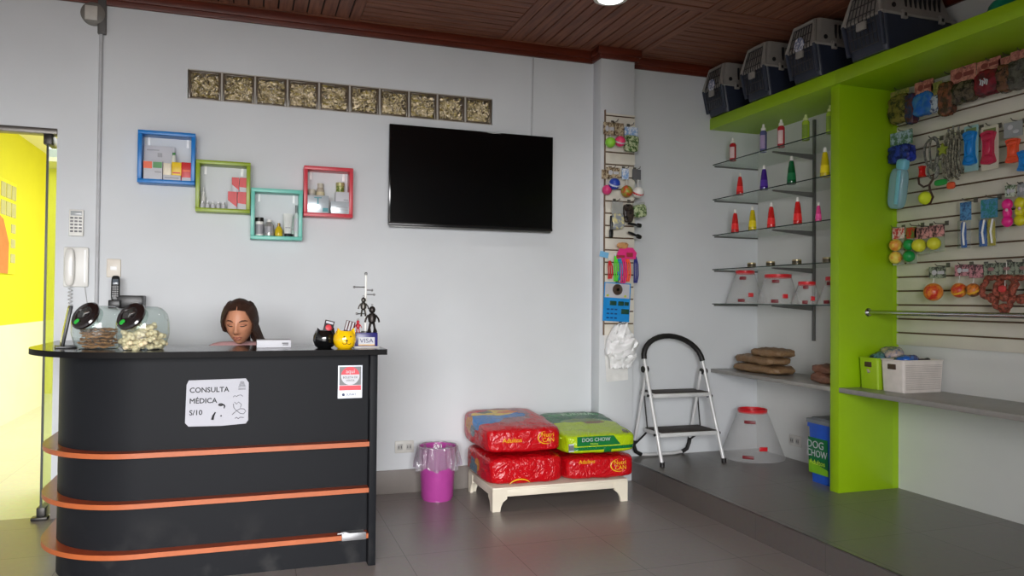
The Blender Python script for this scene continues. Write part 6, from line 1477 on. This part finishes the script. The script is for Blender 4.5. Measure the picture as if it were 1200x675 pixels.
for s in (-1, 1):
    sh = add((hx + s * 0.15, 4.83, 1.132), 0.055, col)
    s2 = add((hx + s * 0.20, 4.835, 1.06), 0.052, sh)
    el = add((hx + s * 0.245, 4.80, 0.83), 0.042, s2)
    w0 = add((hx + s * 0.16, 4.635, 0.765), 0.034, el)
    w1 = add((hx + s * 0.115, 4.575, 0.755), 0.027, w0)
    pm = add((hx + s * 0.098, 4.545, 0.752), (0.036, 0.017), w1)
    pm2 = add((hx + s * 0.086, 4.52, 0.75), (0.04, 0.015), pm)
    for k, (dx, ln) in enumerate(((0.030, 0.062), (0.011, 0.074), (-0.009, 0.07), (-0.028, 0.055))):
        b0 = Vector((hx + s * (0.086 - dx), 4.505, 0.752)); d_ = Vector((-s * 0.35, -0.75, -0.12)).normalized()
        f1 = add(b0, 0.0105, pm2); f2 = add(b0 + d_ * ln * 0.5 + Vector((0, 0, 0.006)), 0.0095, f1); add(b0 + d_ * ln - Vector((0, 0, 0.012)), 0.008, f2)
    t1 = add((hx + s * 0.062, 4.56, 0.75), 0.014, pm); t2 = add((hx + s * 0.04, 4.535, 0.745), 0.0115, t1); add((hx + s * 0.026, 4.505, 0.74), 0.009, t2)
    hp = add((hx + s * 0.095, 4.93, 0.60), (0.095, 0.085), pel)
    kn = add((hx + s * 0.125, 4.62, 0.585), 0.065, hp)
    cf = add((hx + s * 0.125, 4.655, 0.36), 0.058, kn)
    an = add((hx + s * 0.125, 4.69, 0.10), 0.038, cf)
    ft = add((hx + s * 0.13, 4.60, 0.045), (0.042, 0.03), an); add((hx + s * 0.135, 4.535, 0.032), (0.036, 0.022), ft)
body_me = skin_mesh(V, E_)
g = G(); head_geo(g)
for v in g.bm.verts: v.co = HM @ v.co
g.bm.from_mesh(body_me)
bmesh.ops.recalc_face_normals(g.bm, faces=g.bm.faces)
me = bpy.data.meshes.new('person_raw'); g.bm.to_mesh(me); g.bm.free()
o = bpy.data.objects.new('person_raw', me); C.objects.link(o)
rm = o.modifiers.new('r', 'REMESH'); rm.mode = 'VOXEL'; rm.voxel_size = 0.0045; rm.use_smooth_shade = True
sm = o.modifiers.new('sm', 'SMOOTH'); sm.factor = 0.4; sm.iterations = 2
bpy.context.view_layer.update()
fin = bpy.data.meshes.new_from_object(o.evaluated_get(bpy.context.evaluated_depsgraph_get())); bpy.data.objects.remove(o)
bmx = bmesh.new(); bmx.from_mesh(fin)
seen = set(); isl = []
for v in bmx.verts:
    if v.index in seen: continue
    st = [v]; seen.add(v.index); cur = []
    while st:
        w_ = st.pop(); cur.append(w_)
        for e_ in w_.link_edges:
            q_ = e_.other_vert(w_)
            if q_.index not in seen: seen.add(q_.index); st.append(q_)
    isl.append(cur)
isl.sort(key=len)
bmesh.ops.delete(bmx, geom=[v for c_ in isl[:-1] for v in c_], context='VERTS'); bmx.to_mesh(fin); bmx.free()
fin.name = 'person'; fin.materials.clear(); fin.materials.append(SKIN)
fin.polygons.foreach_set('use_smooth', [True] * len(fin.polygons))
per = bpy.data.objects.new('person', fin); C.objects.link(per)
tag(per, 'person with long dark brown hair and pink top sitting behind the counter, looking down', 'person')
def shell(name, verts, edges, m):
    me_ = skin_mesh(verts, edges); me_.name = name; me_.materials.append(m)
    me_.polygons.foreach_set('use_smooth', [True] * len(me_.polygons))
    q = bpy.data.objects.new(name, me_); C.objects.link(q); q.parent = per; return q
# clothing
T = []; TE_ = []
def addt(p, r, par=None):
    T.append((Vector(p), r))
    if par is not None: TE_.append((par, len(T) - 1))
    return len(T) - 1
a0 = addt((hx, 4.985, 0.66), (0.153, 0.118)); a1 = addt((hx, 4.96, 0.80), (0.13, 0.10), a0); a2 = addt((hx, 4.89, 0.99), (0.15, 0.11), a1); a3 = addt((hx, 4.845, 1.125), (0.10, 0.072), a2)
for s in (-1, 1):
    q1 = addt((hx + s * 0.15, 4.83, 1.135), 0.064, a3); q2 = addt((hx + s * 0.203, 4.832, 1.05), 0.063, q1); addt((hx + s * 0.225, 4.815, 0.95), 0.058, q2)
shell('blouse', T, TE_, PINK)
T = []; TE_ = []
b0 = addt((hx, 4.99, 0.63), (0.155, 0.122))
for s in (-1, 1):
    c0 = addt((hx + s * 0.095, 4.93, 0.60), (0.105, 0.095), b0); c1 = addt((hx + s * 0.125, 4.62, 0.585), 0.075, c0); c2 = addt((hx + s * 0.125, 4.655, 0.36), 0.07, c1); addt((hx + s * 0.125, 4.685, 0.14), 0.06, c2)
shell('trousers', T, TE_, JEAN)
for s in (-1, 1):
    obj('shoe', G().pillow((hx + s * 0.132, 4.60, 0.034), (0.095, 0.25, 0.066), 10, 3.0), BLACK, per)
# face details, laid on the modelled face
def face_y(x, z):
    best = None
    for a in range(1, 80):
        th = PI * a / 80
        for b_ in range(-24, 25):
            p = head_pt(th, PI * b_ / 60)
            d_ = (p.x - x) ** 2 + (p.z - z) ** 2
            if best is None or d_ < best[0]: best = (d_, p.y)
    return best[1]
def strip(name, pts, rs, m, lift=0.0):
    g = G().tube([(x, face_y(x, z) - lift, z) for x, z in pts], rs, 8, flat=1.0, m=HM)
    return obj(name, g, m, per)
BROW = mat('brow_brown', (58, 36, 26), 0.6); LIPM = mat('lip_rose', (152, 90, 74), 0.5); LASH = mat('lash_dark', (36, 22, 18), 0.6); LID = mat('eyelid_skin', (150, 96, 74), 0.5)
for s in (-1, 1):
    strip('eyebrow', [(s * 0.014, 0.021), (s * 0.026, 0.0265), (s * 0.040, 0.026), (s * 0.050, 0.020)], [0.0022, 0.0036, 0.0032, 0.0016], BROW, 0.0002)
    e = strip('eyelid', [(s * 0.018, 0.0045), (s * 0.026, 0.0075), (s * 0.035, 0.0075), (s * 0.044, 0.004)], [0.0025, 0.0045, 0.0045, 0.0025], LID, -0.002)
    strip('eyelashes', [(s * 0.017, 0.0), (s * 0.025, -0.0015), (s * 0.036, -0.0015), (s * 0.047, 0.002)], [0.0014, 0.0026, 0.0028, 0.0016], LASH, 0.001)
strip('lip', [(-0.022, -0.063), (-0.010, -0.0575), (0.0, -0.0585), (0.010, -0.0575), (0.022, -0.063)], [0.0012, 0.0036, 0.0036, 0.0036, 0.0012], LIPM, -0.0012)
strip('lip', [(-0.021, -0.0645), (-0.010, -0.0695), (0.0, -0.071), (0.010, -0.0695), (0.021, -0.0645)], [0.0012, 0.0042, 0.0048, 0.0042, 0.0012], LIPM, -0.0015)
strip('mouth_line', [(-0.022, -0.0635), (0.0, -0.0645), (0.022, -0.0635)], [0.0008, 0.0013, 0.0008], mat('mouth_dark', (80, 34, 32), 0.5), 0.0022)
for s in (-1, 1): strip('nostril', [(s * 0.005, -0.0375), (s * 0.010, -0.0365)], [0.0018, 0.0014], mat('mouth_dark', (80, 34, 32), 0.5), 0.0004)
# hair: locks that start at the parting, follow the skull and fall
hg = G()
def scalp(th, ph, k=1.0):
    p = head_pt(th, ph); q = Vector((p.x * (0.072 * 1.10) / 0.072, p.y, p.z)); 
    if p.y < 0: q.y = -0.094 * math.sin(th) * math.cos(ph)
    return q * k
# under-cap: a hairline that runs from the brow corners over the ears to the nape
nth, nph = 22, 72; rows = []
def hairline(side):
    tb = ((0.0, 0.205), (0.3, 0.225), (0.6, 0.262), (0.85, 0.31), (1.1, 0.40), (1.3, 0.52), (1.6, 0.60), (3.2, 0.66))
    for (a0, v0), (a1, v1) in zip(tb, tb[1:]):
        if side <= a1: return (v0 + (v1 - v0) * (side - a0) / (a1 - a0)) * PI
    return 0.66 * PI
for a in range(nth + 1):
    row = []
    for b_ in range(nph):
        ph = 2 * PI * b_ / nph
        side = abs(((ph + PI) % (2 * PI)) - PI)
        row.append(hg.bm.verts.new(scalp(0.02 + (hairline(side) - 0.02) * a / nth, ph, 1.075 - 0.03 * (a / nth) ** 4)))
    rows.append(row)
for a in range(nth):
    for b_ in range(nph): hg.bm.faces.new((rows[a][b_], rows[a][(b_ + 1) % nph], rows[a + 1][(b_ + 1) % nph], rows[a + 1][b_]))
r2 = random.Random(5)
for side in (-1, 1):
    for k in range(46):
        f = k / 45.0
        # starting points run along the centre parting from the hairline to the crown
        yp = -0.070 + 0.155 * f
        zp = 0.112 * math.sqrt(max(0.05, 1 - (yp / 0.094) ** 2)) if abs(yp) < 0.094 else 0.02
        p0 = Vector((0.002 * side, yp * 0.98, zp * 1.06))
        ph_end = side * (math.radians(62) + math.radians(112) * f)
        pts = [p0]
        for q in range(1, 8):
            u = q / 7.0
            ph = ph_end * (0.45 + 0.55 * u) if f < 0.6 else ph_end
            ph = ph_end * min(1.0, 0.55 + 0.6 * u)
            th = (0.16 + 0.08 * (1 - f)) * PI + (0.50 - 0.16) * PI * u
            pts.append(scalp(th, ph, 1.10 + 0.03 * math.sin(u * PI) + r2.uniform(-0.006, 0.006)))
        e = pts[-1]
        # the person's left side (viewer's right) falls long in front of the shoulder, the other side lies behind
        L = 0.125 + 0.03 * r2.random() if side > 0 else 0.02 + 0.02 * r2.random() + 0.13 * f
        for q in range(1, 6):
            u = q / 5.0
            if side > 0: d_ = Vector((0.034 * u + 0.022 * u * (1 - f), 0.012 * u - 0.009 * (1 - f) * u, -L * u))
            else: d_ = Vector((0.02 * u, 0.075 * u, -L * u))
            pts.append(e + d_ + Vector((r2.uniform(-.002, .002), r2.uniform(-.002, .002), 0)))
        rs = [0.004] + [0.0085 + 0.002 * r2.random() for _ in range(len(pts) - 2)] + [0.002]
        hg.tube(pts, rs, 6, flat=0.7)
for v in hg.bm.verts: v.co = HM @ v.co
obj('hair', hg, HAIRM, per, ang=70)
# stool under the person
t = thing('office_stool', 'dark office stool under the person behind the counter', 'stool', (hx, 5.0, 0))
obj('seat', G().lathe([(0, 0.40), (0.17, 0.40), (0.19, 0.42), (0.19, 0.46), (0.17, 0.482), (0, 0.485)], n=32), BLACK, t)
obj('column', G().cyl((0, 0, 0.05), (0, 0, 0.41), 0.025, n=16), STEEL, t)
for q in range(5):
    a = 2 * PI * q / 5 + 0.3
    l = obj('leg', G().tube([(0, 0, 0.08), (0.22 * math.cos(a), 0.22 * math.sin(a), 0.05)], [0.02, 0.014], 8), BLACK, t)
    obj('caster', G().cyl((0.23 * math.cos(a) - 0.012, 0.23 * math.sin(a), 0.025), (0.23 * math.cos(a) + 0.012, 0.23 * math.sin(a), 0.025), 0.025, n=14), BLACK, l)
# ------------------------------------------------------------------ light and camera
w = bpy.data.worlds.new('daylight'); bpy.context.scene.world = w; w.use_nodes = True
bg = w.node_tree.nodes['Background']; bg.inputs['Color'].default_value = (0.78, 0.89, 1.0, 1); bg.inputs['Strength'].default_value = 1.6
def area(name, loc, rot, sx, sy, power, col=(1, 1, 1)):
    l = bpy.data.lights.new(name, 'AREA'); l.shape = 'RECTANGLE'; l.size = sx; l.size_y = sy; l.energy = power; l.color = col
    o = bpy.data.objects.new(name, l); C.objects.link(o); o.location = loc; o.rotation_euler = rot; return o
# unseen area lamp standing in for street daylight, placed to grade the back wall
area('street_daylight', (0.15, -7.5, 3.9), (PI / 2, 0, 0), 11.7, 5.2, 5400, (1.0, 0.99, 0.985))
# unseen area lamp added to brighten the hall from an invented roof opening
area('hall_fill_light', (1.2, 9.6, 3.5), (0, 0, 0), 3.6, 5.0, 250, (1.0, 0.98, 0.92))
# glow of the downlight
l = bpy.data.lights.new('downlight_lamp', 'SPOT'); l.energy = 18; l.spot_size = math.radians(120); l.spot_blend = 0.6; l.shadow_soft_size = 0.08; l.color = (1, 0.98, 0.94)
o = bpy.data.objects.new('downlight_lamp', l); C.objects.link(o); o.location = (2.27, 4.61, CZ - 0.03)
cam = bpy.data.cameras.new('camera'); co = bpy.data.objects.new('camera', cam); C.objects.link(co)
cam.sensor_width = 36; cam.lens = 894.3 / 1200 * 36; cam.clip_start = 0.05
yaw, pit, rol = math.radians(19.007), math.radians(0.9406), math.radians(-0.5288)
f = Vector((math.sin(yaw) * math.cos(pit), math.cos(yaw) * math.cos(pit), math.sin(pit))); r = Vector((math.cos(yaw), -math.sin(yaw), 0)); u = r.cross(f)
r2_ = r * math.cos(rol) - u * math.sin(rol); u2_ = r * math.sin(rol) + u * math.cos(rol)
M = Matrix((r2_, u2_, -f)).transposed().to_4x4(); M.translation = (0, 0, 1.45)
co.matrix_world = M
sc = bpy.context.scene; sc.camera = co
sc.view_settings.view_transform = 'Standard'; sc.view_settings.look = 'None'; sc.view_settings.gamma = 1; sc.view_settings.use_curve_mapping = False
sc.view_settings.exposure = 0.0
sc.cycles.transparent_max_bounces = 24
sc.cycles.use_denoising = True
